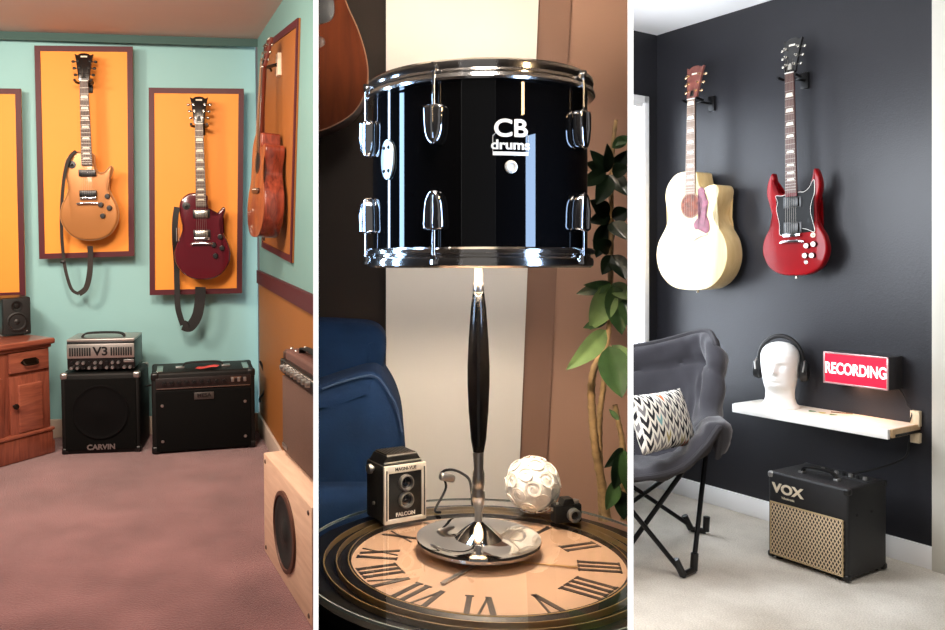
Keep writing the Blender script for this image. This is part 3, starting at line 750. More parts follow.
# ---- clock table
TXc = P2(484,0,1.25).x; TY = 1.215
tb = thing('clock_table', 'round side table with a big Roman-numeral clock face under its glass top', 'table', T(TXc, TY, 0))
WT = T(TXc, TY, 0)
def cl(mb): return mb.clip(CUTR[0], NR, WT).clip(CUTL[0], NL, WT)
gblk = mat('black_gloss_rim', (8,8,8), .4, spec=.15)
copper = mat('copper_clock_face', (170,140,116), .4, .1, .1, 3)
goldm = mat('thin_gold_line', (190,160,110), .3, .8)
R = .285
part('apron', cl(MB().lathe([(R-.02,TZ-.1),(R-.012,TZ-.09),(R-.008,TZ-.03),(R,TZ-.028),(R,TZ-.012),(0,TZ-.012)], 72)), gblk, tb)
part('clock_face', cl(MB().lathe([(0,TZ-.0105),(.206,TZ-.0105)], 64)), copper, tb)
part('inner_ring', cl(MB().lathe([(.206,TZ-.012),(.206,TZ-.004),(.212,TZ-.004),(.222,TZ-.0095),(.222,TZ-.012)], 72)), gblk, tb)
for r_ in (.209, .227, .246): part('gold_line', cl(MB().lathe([(r_,TZ-.012),(r_,TZ-.0035),(r_+.0016,TZ-.0035),(r_+.0016,TZ-.012)], 80)), goldm, tb)
part('glass_top', cl(MB().lathe([(0,TZ),(.1,TZ),(R,TZ)], 80)), glass('clear_table_glass', (255,255,255), 1.36), tb)
part('glass_edge', cl(MB().lathe([(R-.001,TZ-.003),(R+.0012,TZ-.003),(R+.0012,TZ+.0006),(R-.001,TZ+.0006)], 80)), mat('greenish_glass_edge', (120,128,124), .15), tb)
pd = part('pedestal', MB().lathe([(.16,0),(.16,.02),(.05,.05),(.035,.2),(.045,.45),(.06,.62),(.12,.665)], 40), gblk, tb)
ink = mat('dark_numeral_paint', (34,26,22), .5)
rom = ['I','II','III','IIII','V','VI','VII','VIII','IX','X','XI','XII']
def stroke(mb, x0, x1, w): mb.solid([(x0-w/2,-.5,0),(x0+w/2,-.5,0),(x1+w/2,.5,0),(x1-w/2,.5,0)], (0,0,.0006))
for i, s in enumerate(rom):
    ang = math.radians(80-30*(i+1)); mb = MB(); xs = []; x = 0
    for ch in s:
        w = {'I':.2,'V':.52,'X':.52}[ch]; xs.append((ch, x+w/2)); x += w+.06
    for ch, c in xs:
        c -= x/2
        if ch == 'I': stroke(mb, c, c, .13); mb.box((c,.5,.0003),(.2,.05,.0006)).box((c,-.5,.0003),(.2,.05,.0006))
        if ch == 'V': stroke(mb, c, c-.17, .14); stroke(mb, c, c+.17, .06)
        if ch == 'X': stroke(mb, c+.17, c-.17, .14); stroke(mb, c-.17, c+.17, .06)
    # feet of the numerals point to the centre
    Mn = T(.166*math.cos(ang), .166*math.sin(ang), TZ-.0102) @ Rz(ang-PI/2) @ S(.06,.06,1)
    bmesh.ops.transform(mb.bm, matrix=Mn, verts=mb.bm.verts)
    part('numeral', mb, ink, tb)
ah = math.radians(-15)
part('clock_hand_and_streak', MB().tube([(.03*math.cos(ah),.03*math.sin(ah),TZ-.008),(.135*math.cos(ah),.135*math.sin(ah),TZ-.008)], 0, flat=(.004,.0012), up=(0,0,1)), goldm, tb)
part('clock_hand_and_streak', MB().tube([(.02*math.cos(4.05),.02*math.sin(4.05),TZ-.0075),(.12*math.cos(4.05),.12*math.sin(4.05),TZ-.0075)], 0, flat=(.007,.0012), up=(0,0,1)), K['silver'], tb)  # silver sliver modelled in place of a streak of reflection on the glass

# ---- drum lamp
lamp = thing('table_lamp', 'table lamp made from a glossy black drum on a turned black stem and polished base', 'lamp', T(LX, LY, TZ+.001))
Z0 = 1.196-TZ; Z1 = 1.4795-TZ; RS = .1655
gloss = mat('black_gloss_lacquer', (6,6,7), .03, 0, .02, spec=.5)
steel = mat('polished_steel', (215,212,208), .05, 1, .02)
inner = mat('white_drum_lining', (240,225,200), .8)
part('base_dish', MB().lathe([(0,.0),(.085,.0),(.094,.003),(.0975,.009),(.0965,.0125),(.0935,.0115),(.07,.0085),(.045,.0095),(.036,.0115)], 64), steel, lamp)
part('base_dome', MB().lathe([(.038,.0105),(.030,.0185),(.020,.0268),(.010,.0342),(.0062,.0366)], 48), steel, lamp)
hoopm2 = mat('satin_chrome', (224,222,220), .28, 1, .02)
prof = [(.006,.034),(.006,.055),(.0075,.058),(.0105,.075),(.0105,.082),(.0085,.086),(.0085,.09),(.0095,.094),(.0095,.112),(.0075,.118),(.0085,.145)]
part('lower_ferrule', MB().lathe(prof, 32), hoopm2, lamp)
part('stem', MB().lathe([(.0085,.145),(.012,.165),(.0155,.21),(.0172,.25),(.0172,.28),(.0155,.32),(.012,.37),(.009,.392),(.008,.396)], 40), mat('black_turned_wood', (10,9,9), .2, coat=.7), lamp)
part('upper_ferrule', MB().lathe([(.0082,.395),(.009,.4),(.0085,.408),(.007,.412),(.007,.425),(.006,.428),(.006,Z0+.06),(0,Z0+.06)], 28), hoopm2, lamp)
zs0, zs1 = Z0+.012, Z1-.02
sh = part('drum_shell', MB().lathe([(RS,zs0),(RS,zs1),(RS-.007,zs1),(RS-.007,zs0)], 128, closed=True), gloss, lamp, angle=30)
part('shell_lining', MB().lathe([(RS-.0075,zs0+.002),(RS-.0075,zs1-.002)], 96), inner, sh)
RH = .1735
hoopm = mat('chromed_hoop', (232,228,224), .13, 1, .02)
def hoop(z, up):
    s = 1 if up else -1
    return MB().lathe([(RS+.001,z),(RH+.001,z),(RH+.0035,z+s*.003),(RH+.002,z+s*.008),(RH-.0035,z+s*.0105),(RH-.0035,z+s*.0125),(RH+.0,z+s*.015),(RH+.0012,z+s*.02),(RH+.0005,z+s*.0255),(RH-.003,z+s*.0285),(RS-.004,z+s*.027),(RS-.004,z+s*.022),(RS+.001,z+s*.018)], 128, closed=True)
part('top_hoop', hoop(Z1-.0285, True), hoopm, lamp)
part('bottom_hoop', hoop(Z0+.0275, False), hoopm, lamp)
part('diffuser', MB().lathe([(.012,Z0+.085),(.11,Z0+.085),(.11,Z0+.088),(.012,Z0+.088)], 48, closed=True), inner, lamp)
for k in range(3):
    a = k*2*PI/3+.4
    part('spider_arm', MB().tube([(.008*math.cos(a),.008*math.sin(a),Z0+.03),((RS-.008)*math.cos(a),(RS-.008)*math.sin(a),Z0+.03)], .003, 8), K['nickel'], lamp)
lugang = [-114, -56+0, -114+58*2+0]      # degrees in plan; -90 faces the viewer
offs = [-172, -116.5, -39, 22, 82, 139]
for a in offs:
    th = math.radians(a); Mr = Rz(th+PI/2)
    for top in (True, False):
        zc = (Z1-.088) if top else (Z0+.078); s = -1 if top else 1
        # rounded bullet-shaped lug casing, its point away from the hoop
        o = [(-.0125, -s*.026), (.0125, -s*.026), (.0145, -s*.01), (.0125, s*.012), (.007, s*.024), (0, s*.028), (-.007, s*.024), (-.0125, s*.012), (-.0145, -s*.01)]
        lg = part('lug', MB().slab(cr_closed(o, 4), -RS-.018, -RS+.003, .006, 4, M=T(0,0,zc)), K['chrome'], lamp, M=Mr)
        part('lug_ridge', MB().tube([(0,-RS-.0185,zc-s*.024),(0,-RS-.0195,zc),(0,-RS-.0165,zc+s*.02)], .0032, 8), K['chrome'], lg)
        zh = Z1-.004 if top else Z0+.004
        part('tension_rod', MB().cone((0,-RH-.0035,zc-s*.02),(0,-RH-.0035,zh),.0024,seg=10).cone((0,-RH-.0035,zh),(0,-RH-.0035,zh-s*-.006),.0042,seg=6), K['chrome'], lg)
        part('rod_claw', MB().box((0,-RH-.002,zh-s*-.008 if top else zh+s*.008),(.011,.009,.01),.003), K['chrome'], lg)
# wing bolt at the back right
th = math.radians(25)
# oval mounting plate with four screws, air-vent badge and printed badge, all following the shell
def wrap(pts, a0, z0, off):
    """(x, z) drawn flat, bent round the shell about plan angle a0"""
    return [((RS+off)*math.cos(math.radians(a0)+x/RS), (RS+off)*math.sin(math.radians(a0)+x/RS), z0+z) for x, z in pts]
def wrapmb(mb, a0, z0, off=.0):
    for v_ in mb.bm.verts:
        r_ = RS+off-v_.co.y; a = math.radians(a0)+v_.co.x/RS
        v_.co = V((r_*math.cos(a), r_*math.sin(a), z0+v_.co.z))
    return mb
oval = [(.017*math.cos(t), .0295*math.sin(t)) for t in [2*PI*k/28 for k in range(28)]]
zov = (1.2-(161-265)/800*1.17)-TZ
aov = -148
ov = part('mounting_plate', wrapmb(MB().slab(oval, -.004, 0, .002), aov, zov), mat('pale_metal_plate', (215,225,232), .3, .6), lamp)
for sx_ in (-1,1):
    for sz in (-1,1): part('plate_screw', wrapmb(MB().ball((sx_*.006,-.004,sz*.017),.0028,sub=2), aov, zov), K['black_plastic'], ov)
zbd = (1.2-(140-265)/800*1.09)-TZ
white_ink = mat('white_badge_print', (240,236,226), .5)
abd = -90+9
bd = wrapmb(MB().text('CB', .033, T(-.0006,-.0004,.0135), .0004, .0003, 1.15).text('CB', .033, T(.0006,-.0004,.0135), .0004, .0003, 1.15).text('CB', .033, T(0,-.0004,.0141), .0004, .0003, 1.15).text('CB', .033, T(0,-.0004,.0129), .0004, .0003, 1.15), abd, zbd)
bd = part('badge', bd, white_ink, sh)
part('badge_lettering', wrapmb(MB().text('drums', .018, T(0,-.0004,-.0085), .0004, .0005, 1.2), abd, zbd), white_ink, sh)
rim = [(-.019,-.0095),(.019,-.0095),(.019,-.0155),(-.019,-.0155)]
part('badge_bar', wrapmb(MB().slab([(x*1.0, z) for x, z in [(-.025,-.0175),(-.012,-.0175),(0,-.0175),(.012,-.0175),(.025,-.0175),(.025,-.0225),(.012,-.0225),(0,-.0225),(-.012,-.0225),(-.025,-.0225)]], -.0006, 0), abd, zbd), white_ink, sh)
part('badge_outline', wrapmb(MB().tube([(-.025,-.0004,-.018),(-.025,-.0004,.004),(-.021,-.0004,.008),(-.017,-.0004,.008)], .0004, 5).tube([(.025,-.0004,-.018),(.025,-.0004,.004),(.021,-.0004,.008),(.018,-.0004,.008)], .0004, 5), abd, zbd), white_ink, sh)
zv = (1.2-(168-265)/800*1.09)-TZ
part('air_vent', MB().lathe([(.0092,0),(.0086,.0025),(.006,.0035),(.005,.002),(0,.0018)], 24, Rz(math.radians(abd)+PI/2) @ T(0,-RS,zv) @ Rx(PI/2)), mat('ivory_vent_cap', (226,220,206), .35, .3), sh)
# cord and switch
def l2(px, py, Y): return P2(px,py,Y)-V((LX,LY,TZ))
cz = lambda px, py, z: F2.z(px, py, z)-V((LX,LY,TZ))
part('cord', MB().tube(cr_open([V((-.008,.012,.06)), l2(470,482,1.32), l2(462,474,1.38), l2(453,470.5,1.42), l2(445,471,1.44), l2(441,474,1.45)], 8), .0024, 8), K['cable'], lamp)
part('cord_tail', MB().tube(cr_open([l2(441,475,1.45), l2(446,488,1.44), V((-.058,.168,.004)), V((-.05,.15,.004))], 8), .0022, 8), K['cable'], lamp)
part('cord_switch', MB().box((0,0,0),(.03,.014,.014),.005,3, M=T(*l2(447,478,1.43)) @ Rz(.3) @ Ry(.25)), K['silver'], lamp)

# ---- twin-lens camera
ca, cb2 = F2.z(383,525,TZ), F2.z(425,517.5,TZ)
B, W = basis(ca, cb2)
CH = .098; CD = .062
tl = thing('twin_lens_camera', 'old black and silver twin-lens box camera standing on the glass table', 'camera', B)
leather = mat('black_camera_leatherette', (15,14,14), .6, bump=.5, bscale=700)
part('body', MB().box((0, CD/2+.001, CH/2), (W*.98, CD, CH), .003), leather, tl)
fr_ = MB(); tW = .009
fr_.box((-W/2+tW/2,-.002,CH/2),(tW,.006,CH),.0015).box((W/2-tW/2,-.002,CH/2),(tW,.006,CH),.0015).box((0,-.002,CH-.0065),(W-tW,.006,.013),.0015).box((0,-.002,.004),(W-tW,.006,.008),.0015)
ff = part('front_frame', fr_, mat('pale_camera_metal', (214,208,198), .4, .25), tl)
part('frame_groove', MB().box((-W/2+tW/2,-.0052,CH*.5),(.0022,.001,CH*.86)).box((W/2-tW/2,-.0052,CH*.5),(.0022,.001,CH*.86)), K['black_plastic'], ff)
part('lettering', MB().text('MAGNI-VUE', .0078, T(0,-.0052,CH-.0065), .0003, .0001, 1.0), K['black_plastic'], ff)
fpn = part('front_panel', MB().box((0,-.001,CH*.48),(W-2*tW,.005,CH*.8),.001), K['black_plastic'], tl)
for zc in (.69, .39):
    ln = part('lens', MB().lathe([(.0138,0),(.0138,.006),(.0128,.0085),(.011,.0085),(.0102,.004),(.0102,.002)], 36, T(0,-.003,CH*zc) @ Rx(PI/2)), K['silver'], fpn)
    part('lens_glass', MB().lathe([(.0103,.003),(.007,.0052),(0,.006)], 28, T(0,-.003,CH*zc) @ Rx(PI/2)), mat('dark_lens_glass', (20,22,26), .05, coat=1), ln)
part('nameplate', MB().text('FALCON', .0088, T(0,-.0042,CH*.145), .0003, .0003, 1.1), white_ink, fpn)
hd_ = part('viewfinder_hood', MB().slab([(-W*.46,0),(W*.46,0),(W*.36,.014),(-W*.36,.014)], .006, CD-.006, .0015, M=T(0,0,CH)), K['black_plastic'], tl)
part('hood_lid', MB().box((0, CD/2, CH+.0155), (W*.68, CD*.72, .003), .001), mat('ribbed_dark_metal', (58,52,46), .4, .6), hd_)
for k in range(9): part('hood_rib', MB().box(((k-4)*W*.07, CD/2, CH+.0173), (W*.022, CD*.66, .001)), K['black_plastic'], hd_)
part('hood_trim', MB().tube([(-W*.44,.005,CH+.003),(W*.44,.005,CH+.003)], .0018, 8).tube([(-W*.36,.009,CH+.0145),(W*.36,.009,CH+.0145)], .0014, 8), K['silver'], hd_)
part('winding_knob', MB().lathe([(.004,0),(.004,.004),(.0085,.005),(.0085,.011),(0,.012)], 20, T(-W/2,CD*.55,CH*.9) @ Ry(-PI/2)), K['silver'], tl)
part('side_button', MB().lathe([(.003,0),(.003,.003),(0,.0035)], 12, T(-W/2,CD*.5,CH*.3) @ Ry(-PI/2)), K['silver'], tl)

# ---- small camera
sc0 = F2.z(569,524,TZ)
mc = thing('miniature_camera', 'tiny black camera with a round silver lens beside the white ball', 'camera', T(sc0) @ Rz(math.radians(14)))
part('body', MB().box((0,.011,.0165),(.05,.02,.031),.003), K['guard_black'], mc)
part('viewfinder', MB().slab([(-.012,.031),(.012,.031),(.008,.042),(-.008,.042)], .001, .02, .0015), K['black_plastic'], mc)
lr = part('lens_barrel', MB().lathe([(.0115,0),(.0115,.008),(.0095,.0095),(.0075,.0095),(.0068,.004)], 28, T(.008,.001,.015) @ Rx(PI/2)), K['silver'], mc)
part('lens_glass', MB().lathe([(.0072,.004),(.004,.006),(0,.0065)], 20, T(.008,.001,.015) @ Rx(PI/2)), K['black_plastic'], lr)
part('dial', MB().lathe([(.006,0),(.006,.005),(0,.0055)], 16, T(.017,.011,.032)), K['silver'], mc)
part('shutter_button', MB().lathe([(.0025,0),(.0025,.003),(0,.0035)], 10, T(-.017,.009,.032)), K['silver'], mc)
part('strap_lug', MB().box((-.026,.01,.024),(.004,.004,.006),.001).box((.026,.01,.024),(.004,.004,.006),.001), K['silver'], mc)

# ---- white ball of paper roses
BR = .0495
bc = F2.Y(532.5, 479.5, 1.41); bc.z = TZ+BR+.002
ballw = mat('white_rose_paper', (248,244,236), .75, var=.03, bump=.15, bscale=300)
bl = thing('decorative_ball', 'white ball covered in rolled roses at the back of the glass table', 'decoration', T(bc))
part('core', MB().ball((0,0,0), BR*.93, sub=4), ballw, bl)
nfl = 34
for i in range(nfl):
    z_ = 1-2*(i+.5)/nfl; a = i*2.39996; rr = math.sqrt(1-z_*z_); n = V((rr*math.cos(a), rr*math.sin(a), z_))
    q = V((0,0,1)).rotation_difference(n).to_matrix().to_4x4()
    f = MB()
    sp_ = [(math.cos(t)*(.0022+.0021*t/PI), math.sin(t)*(.0022+.0021*t/PI), .0022*math.cos(t*.5)) for t in [k*PI/6 for k in range(0, 31)]]
    f.tube([V(p)*1.12+V((0,0,BR*.915)) for p in sp_], 0, flat=(.0032,.0011), up=(0,0,1), M=q)
    part('rose', f, ballw, bl)

# ---- blue armchair
blue = mat('blue_velvet', (9,31,62), .95, 0, .22, 14, .3, 250, 0, .15)
ac = thing('armchair', 'dark blue upholstered armchair behind the table, cut off by the picture edge', 'armchair', T(P2(350,0,1.7).x, 1.7, -.1))
WA = ac.matrix_world.copy()
def rb(px0, py0, px1, py1, ya, yb, bev):
    """upholstery block whose front face fills that patch of the photo"""
    a, b = P2(px0,py0,ya), P2(px1,py1,ya)
    m = MB().box(((a.x+b.x)/2,(ya+yb)/2,(a.z+b.z)/2), (abs(b.x-a.x),yb-ya,abs(a.z-b.z)), bev, 6, M=WA.inverted())
    return m
def prof_block(pts, ya, yb, bev):
    return MB().slab(cr_closed([(P2(px,py,ya).x, P2(px,py,ya).z) for px, py in pts], 6), ya, yb, bev, 5, M=WA.inverted())
part('backrest', prof_block([(250,328),(300,322),(345,323),(372,326),(384,336),(386,352),(384,372),(387,420),(390,520),(300,540),(250,520)], 1.80, 2.0, .04).clip(CUTL[0], NL, WA), blue, ac)
part('arm', prof_block([(250,405),(305,392),(340,381),(365,374),(378,376),(389,390),(398,408),(404,432),(406,470),(404,540),(400,640),(300,650),(250,640)], 1.62, 1.97, .045).clip(CUTL[0], NL, WA), blue, ac)
part('seat_cushion', rb(250,490,398,560,1.56,1.95,.03).clip(CUTL[0], NL, WA), blue, ac)
part('skirt', rb(250,560,400,860,1.58,1.95,.015).clip(CUTL[0], NL, WA), blue, ac)
part('seam', MB().tube([P2(px,py,1.60) for px, py in cr_open([(312,391,0),(340,381.5,0),(365,375,0),(378,377,0),(389,391,0)],5) for px, py in [(px,py)]] if False else [P2(p.x,p.y,1.625) for p in cr_open([(322,389,0),(340,382.5,0),(365,376,0),(378,378,0),(388,391,0),(397,409,0),(402,432,0)],5)], .0022, 6, M=WA.inverted()), mat('dark_blue_piping', (24,48,80), .7), ac)

# ---- big guitar hanging on the dark wall
yg = 1.94
Mgt = T(0, yg, 0)
darkw = wood('dark_red_brown_guitar_top', (62,26,12), (84,38,18), 5, .8, 0, 'Z', 8, 1, .1)
bod = [(240,-60),(262,-85),(330,-88),(338,-60),(340,-20),(347,5),(358,30),(366.5,60),(367,85),(357,108),(340,122),(318,131),(290,134),(255,131),(235,110),(225,70),(228,20),(236,-20)]
root = thing('acoustic_guitar', 'dark reddish-brown acoustic guitar body hanging on the dark wall above the armchair', 'guitar', Mgt)
Pq = cr_closed([(P2(a,b,yg-.1).x, P2(a,b,yg-.1).z) for a, b in bod], 6)
part('body', MB().slab(Pq, -.095, .0, .004).clip(CUTL[0], NL, Mgt), wood('dark_mahogany_side', (50,20,12), (74,30,16), 6), root)
part('top', MB().slab(Pq, -.1, -.0952, .0015, 2).clip(CUTL[0], NL, Mgt), darkw, root)
part('binding', MB().tube([(x, -.0985, z) for x, z in Pq], .0018, 6, closed=True).clip(CUTL[0], NL, Mgt), mat('dull_cream_binding', (120,84,56), .5), root)
pg = cr_closed([(P2(a,b,yg-.1).x, P2(a,b,yg-.1).z) for a, b in [(300,-20),(325,-15),(334,2),(333,18),(322,24),(300,25),(290,10)]], 5)
part('pickguard', MB().slab(pg, -.1025, -.1003, .0008).clip(CUTL[0], NL, Mgt), K['black_plastic'], root)
part('bridge_end', MB().ball((P2(317,42,yg-.1).x, -.1015, P2(317,42,yg-.1).z), .014, (1.4,.2,1), 3).clip(CUTL[0], NL, Mgt), K['rosewood'], root)

# ---- potted plant
PX0 = P2(603,0,1.68)
pl_ = thing('potted_plant', 'tall potted plant with bare jointed stems and broad green leaves beside the table', 'plant', T(PX0.x, 1.7, -.1))
WP = pl_.matrix_world.copy(); WPi = WP.inverted()
stemm = mat('pale_jointed_stem', (150,122,84), .7, 0, .3, 60, .5, 120)
lfm = {}
for nm, c in (('leaf_dark', (20,34,20)), ('leaf_mid', (50,76,44)), ('leaf_light', (100,124,78))):
    lfm[nm] = mat(nm, c, .3, 0, .25, 30, .1, 60, coat=.3)
part('pot', MB().lathe([(0,.0),(.075,.0),(.082,.02),(.105,.6),(.112,.605),(.112,.64),(.1,.64),(.098,.61),(0,.6)], 36, WPi @ T(PX0.x,1.72,-.1)).clip(CUTR[0], NR, WP), mat('terracotta_pot', (96,60,42), .7), pl_)
part('soil', MB().lathe([(.099,.61),(.05,.625),(0,.63)], 28, WPi @ T(PX0.x,1.72,-.1)).clip(CUTR[0], NR, WP), mat('dark_soil', (34,24,18), .95, bump=.8, bscale=120), pl_)
def stem(pts, r0, r1):
    P = cr_open([WPi @ P2(a,b,c) for a, b, c in pts], 9); n = len(P)
    rs_ = [(r0+(r1-r0)*k/(n-1))*(1.16 if k % 4 == 0 else 1) for k in range(n)]
    part('stem', MB().tube(P, rs_, 10).clip(CUTR[0], NR, WP), stemm, pl_)
stem([(607,520,1.70),(601,480,1.69),(595,445,1.67),(592,410,1.66),(591.5,385,1.65),(595,366,1.65),(604,352,1.66),(608,335,1.66),(610,300,1.66),(611,240,1.65),(612,160,1.64),(616,120,1.64)], .0095, .004)
stem([(602,520,1.74),(600,470,1.74),(599,440,1.74),(600,410,1.74),(603,390,1.74),(606,360,1.73)], .0075, .006)
stem([(624,520,1.70),(624,470,1.70),(622,440,1.70),(618,420,1.70),(615,405,1.70)], .007, .005)
def leaf(b, t, w, m, Y0=1.62, dY=.02, bend=.0, cup=.25):
    """leaf from b to t (photo points) with a folded midrib"""
    p0 = P2(b[0],b[1],Y0); p1 = P2(t[0],t[1],Y0-dY); ax = (p1-p0); L_ = ax.length; ax.normalize()
    vw = V((0,-1,0)); sd = ax.cross(vw).normalized(); nn = sd.cross(ax).normalized()
    if nn.y > 0: nn = -nn
    rows = []; wid = w/800*Y0
    for k in range(11):
        s_ = k/10; wv = wid*math.sin(PI*min(1, s_**.8))**.8*(1-.12*s_); c = p0+ax*(L_*s_)+nn*(bend*math.sin(PI*s_)*L_)
        rows.append([c+sd*(wv*q)+nn*(cup*abs(q)*wv) for q in (-1,-.6,-.25,0,.25,.6,1)])
    mb = MB().grid(rows); bmesh.ops.transform(mb.bm, matrix=WPi, verts=mb.bm.verts)
    part('leaf', mb.clip(CUTR[0], NR, WP), lfm[m], pl_, angle=80)
LV = [((608,172),(590,150),7,'leaf_dark'),((606,170),(586,163),7,'leaf_dark'),((606,172),(579,186),8,'leaf_dark'),((608,172),(607,143),6,'leaf_dark'),
 ((612,172),(628,150),8,'leaf_dark'),((612,172),(630,168),8,'leaf_dark'),((610,175),(628,196),9,'leaf_dark'),((609,175),(596,205),10,'leaf_dark'),
 ((612,148),(628,136),6,'leaf_mid'),((614,142),(627,142),5,'leaf_mid'),((609,215),(590,200),9,'leaf_dark'),((610,215),(588,222),8,'leaf_dark'),((609,222),(596,258),11,'leaf_dark'),
 ((612,222),(627,240),10,'leaf_dark'),((612,218),(629,210),9,'leaf_dark'),((611,255),(602,275),8,'leaf_dark'),((612,255),(626,280),10,'leaf_dark'),((610,250),(592,240),8,'leaf_dark'),
 ((611,283),(576,294),7,'leaf_mid'),((610,285),(583,285),5,'leaf_mid'),((611,285),(590,330),14,'leaf_light'),((613,285),(622,335),13,'leaf_mid'),((613,283),(629,300),9,'leaf_light'),
 ((608,318),(583,328),6,'leaf_mid'),((606,330),(566,370),11,'leaf_light'),((609,346),(622,398),17,'leaf_mid'),((612,345),(632,372),10,'leaf_light'),
 ((623,448),(604,468),6,'leaf_dark'),((622,452),(614,490),9,'leaf_dark'),((624,450),(632,500),10,'leaf_mid'),((619,420),(609,409),3,'leaf_mid'),((616,480),(606,510),8,'leaf_mid'),((620,490),(624,520),9,'leaf_dark'),((622,300),(632,330),8,'leaf_mid')]
random.seed(3)
for b, t, w, m in LV: leaf(b, t, w, m, 1.61+random.uniform(-.03,.05), random.uniform(-.02,.05), random.uniform(-.05,.12))
# ================================================================== ROOM 3: dark wall, guitars, chair and small amp
D3 = 3.459; UC = -2.963; H3 = 2.44; M3 = F3.M
charcoal = mat('charcoal_wall_paint', (36,36,40), .36, 0, .05, 3, .3, 160, 0, .38)
whitec = wallpaint('white_ceiling_paint', (246,246,246), .8, .1)
car3 = carpet('pale_beige_carpet', (190,178,160), (246,238,224))
basew = wallpaint('white_baseboard_paint', (240,240,240), .4, .03)
UR = -1.2
struct('wall_back.002', MB().box(((UC-.1+UR)/2, D3+.04, H3/2), (UR-UC+.1, .08, H3)), charcoal, F3)
VL = F3.z(390, 520, 0)
# the left wall runs from the corner toward the viewer and holds the window
wt = lambda px, py: F3.pl(px, py, V((UC, D3, 0)), V((1,0,0)))
wr, wl = wt(642, 98).y, wt(642, 98).y-1.05
wz1, wz0 = wt(641, 98).z, .42
lw = MB()
V0 = 1.72
for v0, v1, z0, z1 in ((wr, D3, 0, H3), (V0, wl, 0, H3), (wl, wr, 0, wz0), (wl, wr, wz1, H3)):
    lw.box((UC-.04, (v0+v1)/2, (z0+z1)/2), (.08, v1-v0, z1-z0))
struct('wall_left.001', lw, charcoal, F3)
fl = [F2.z(640, 560, 0)]
def w3(x, y, z): return F3.M.inverted() @ V((x, y, z))
flp = [(UC, D3), (UR, D3), (.2, 2.1), (.2, .6), (-.55, .75), (-1.72, 1.75), (UC, 1.75)]
struct('floor.002', MB().solid([(a,b,0) for a, b in flp], (0,0,-.05)), car3, F3)
struct('ceiling.002', MB().solid([(a,b,H3) for a, b in flp], (0,0,.05)), whitec, F3)
struct('baseboard_back.001', MB().box(((UC+UR)/2, D3-.008, .045), (UR-UC, .016, .09), .004), basew, F3)
struct('baseboard_left', MB().box((UC+.008, (V0+D3)/2, .045), (.016, D3-V0, .09), .004), basew, F3)
ut = F3.v(934.5, 300, D3).x
struct('trim_5', MB().box((ut+.05, D3-.012, H3/2), (.1, .024, H3), .004), wallpaint('greyish_cream_casing', (196,192,180), .5, .03), F3)
# window with blind
win = bpy.data.objects.new('window_1', None); COL.objects.link(win); win['kind'] = 'structure'; win.matrix_world = M3 @ T(UC, (wl+wr)/2, (wz0+wz1)/2)
ww, wh = wr-wl, wz1-wz0
fm = MB()
for s in (-1,1): fm.box((0, s*(ww/2-.02), 0), (.1, .04, wh), .004).box((0,0,s*(wh/2-.02)), (.1, ww, .04), .004)
part('window_frame', fm, basew, win)
part('pane', MB().box((-.05,0,0),(.004,ww-.06,wh-.06)), mat('bright_daylight_glass', (240,246,255), .2, emit=((235,244,255), 6)), win)
bm_ = MB(); nsl = 44
for k in range(nsl): bm_.box((.01, 0, -wh/2+.05+(wh-.1)*k/(nsl-1)), (.024, ww-.085, .0025), M=T(0,0,0))
part('blind', bm_, mat('white_blind_slats', (248,248,248), .5, emit=((255,255,255), 1.0)), win)  # slats glow by themselves in place of daylight coming through
part('head_rail', MB().box((.02,0,wh/2-.035),(.05,ww-.082,.05),.005), basew, win)
part('casing', MB().box((.008, ww/2-.022, 0), (.016, .045, wh+.02), .003), basew, win)

# ---- guitars
M, L = hang_matrix(F3, (705.5,289.5), (707.5,67.5), D3-.045)
spruce = wood('pale_natural_spruce', (196,174,122), (208,188,136), 5, .28, .6, 'Z', 14, .6)
maple = wood('pale_maple_side', (222,188,128), (238,208,152), 5, .3, .5, 'Z', 8, .6)
guardm = mat('mauve_pickguard', (112,50,68), .35, 0, .35, 40)
blond = wood('blond_maple_neck', (206,160,110), (226,186,136), 8)
ga = guitar('acoustic_guitar', 'pale natural cutaway acoustic guitar with a mauve pickguard hanging on the dark wall', M, L, 'acoustic',
       dict(depth=.105, side=maple, top=spruce, hole=mat('sound_hole_dark', (110,54,34), .7, 0, .5, 40), rosette=mat('brown_rosette', (120,84,60), .4), bridge=mat('grey_pearl_bridge', (176,166,150), .3, 0, .3, 60), bridge_shape='moustache', guard=guardm,
            neck=mat('dark_neck_edge', (40,28,24), .4), board=mat('pale_pearl_fretboard', (128,104,88), .45, 0, .2, 30), head=mat('rose_headstock_face', (120,70,62), .3, 0, .3, 30), tuner=mat('gold_tuner', (214,180,140), .25, .9), start=1), kx=.93)
M, L = hang_matrix(F3, (799,275.5), (795.5,38), D3-.075)
cherry = mat('cherry_red_lacquer', (124,2,10), .3, 0, .25, 5, coat=.2, spec=.15)
gs = guitar('electric_guitar', 'bright cherry-red double-horned electric guitar with a black pickguard', M, L, 'sg',
       dict(body=cherry, pickup='black', knob=K['black_plastic'], neck=mat('cherry_neck', (90,16,22), .3, coat=.5), board=mat('brown_rosewood_board', (88,62,56), .4, 0, .15, 30), head=bkhead, tuner=K['nickel'], truss=K['nickel']), kx=.88)
hook(F3, 707, 103, D3-.045, D3-.15, D3, 'black wall hanger holding the pale acoustic guitar', .04)
hook(F3, 796, 79, D3-.075, D3-.12, D3, 'black wall hanger holding the red electric guitar', .04)

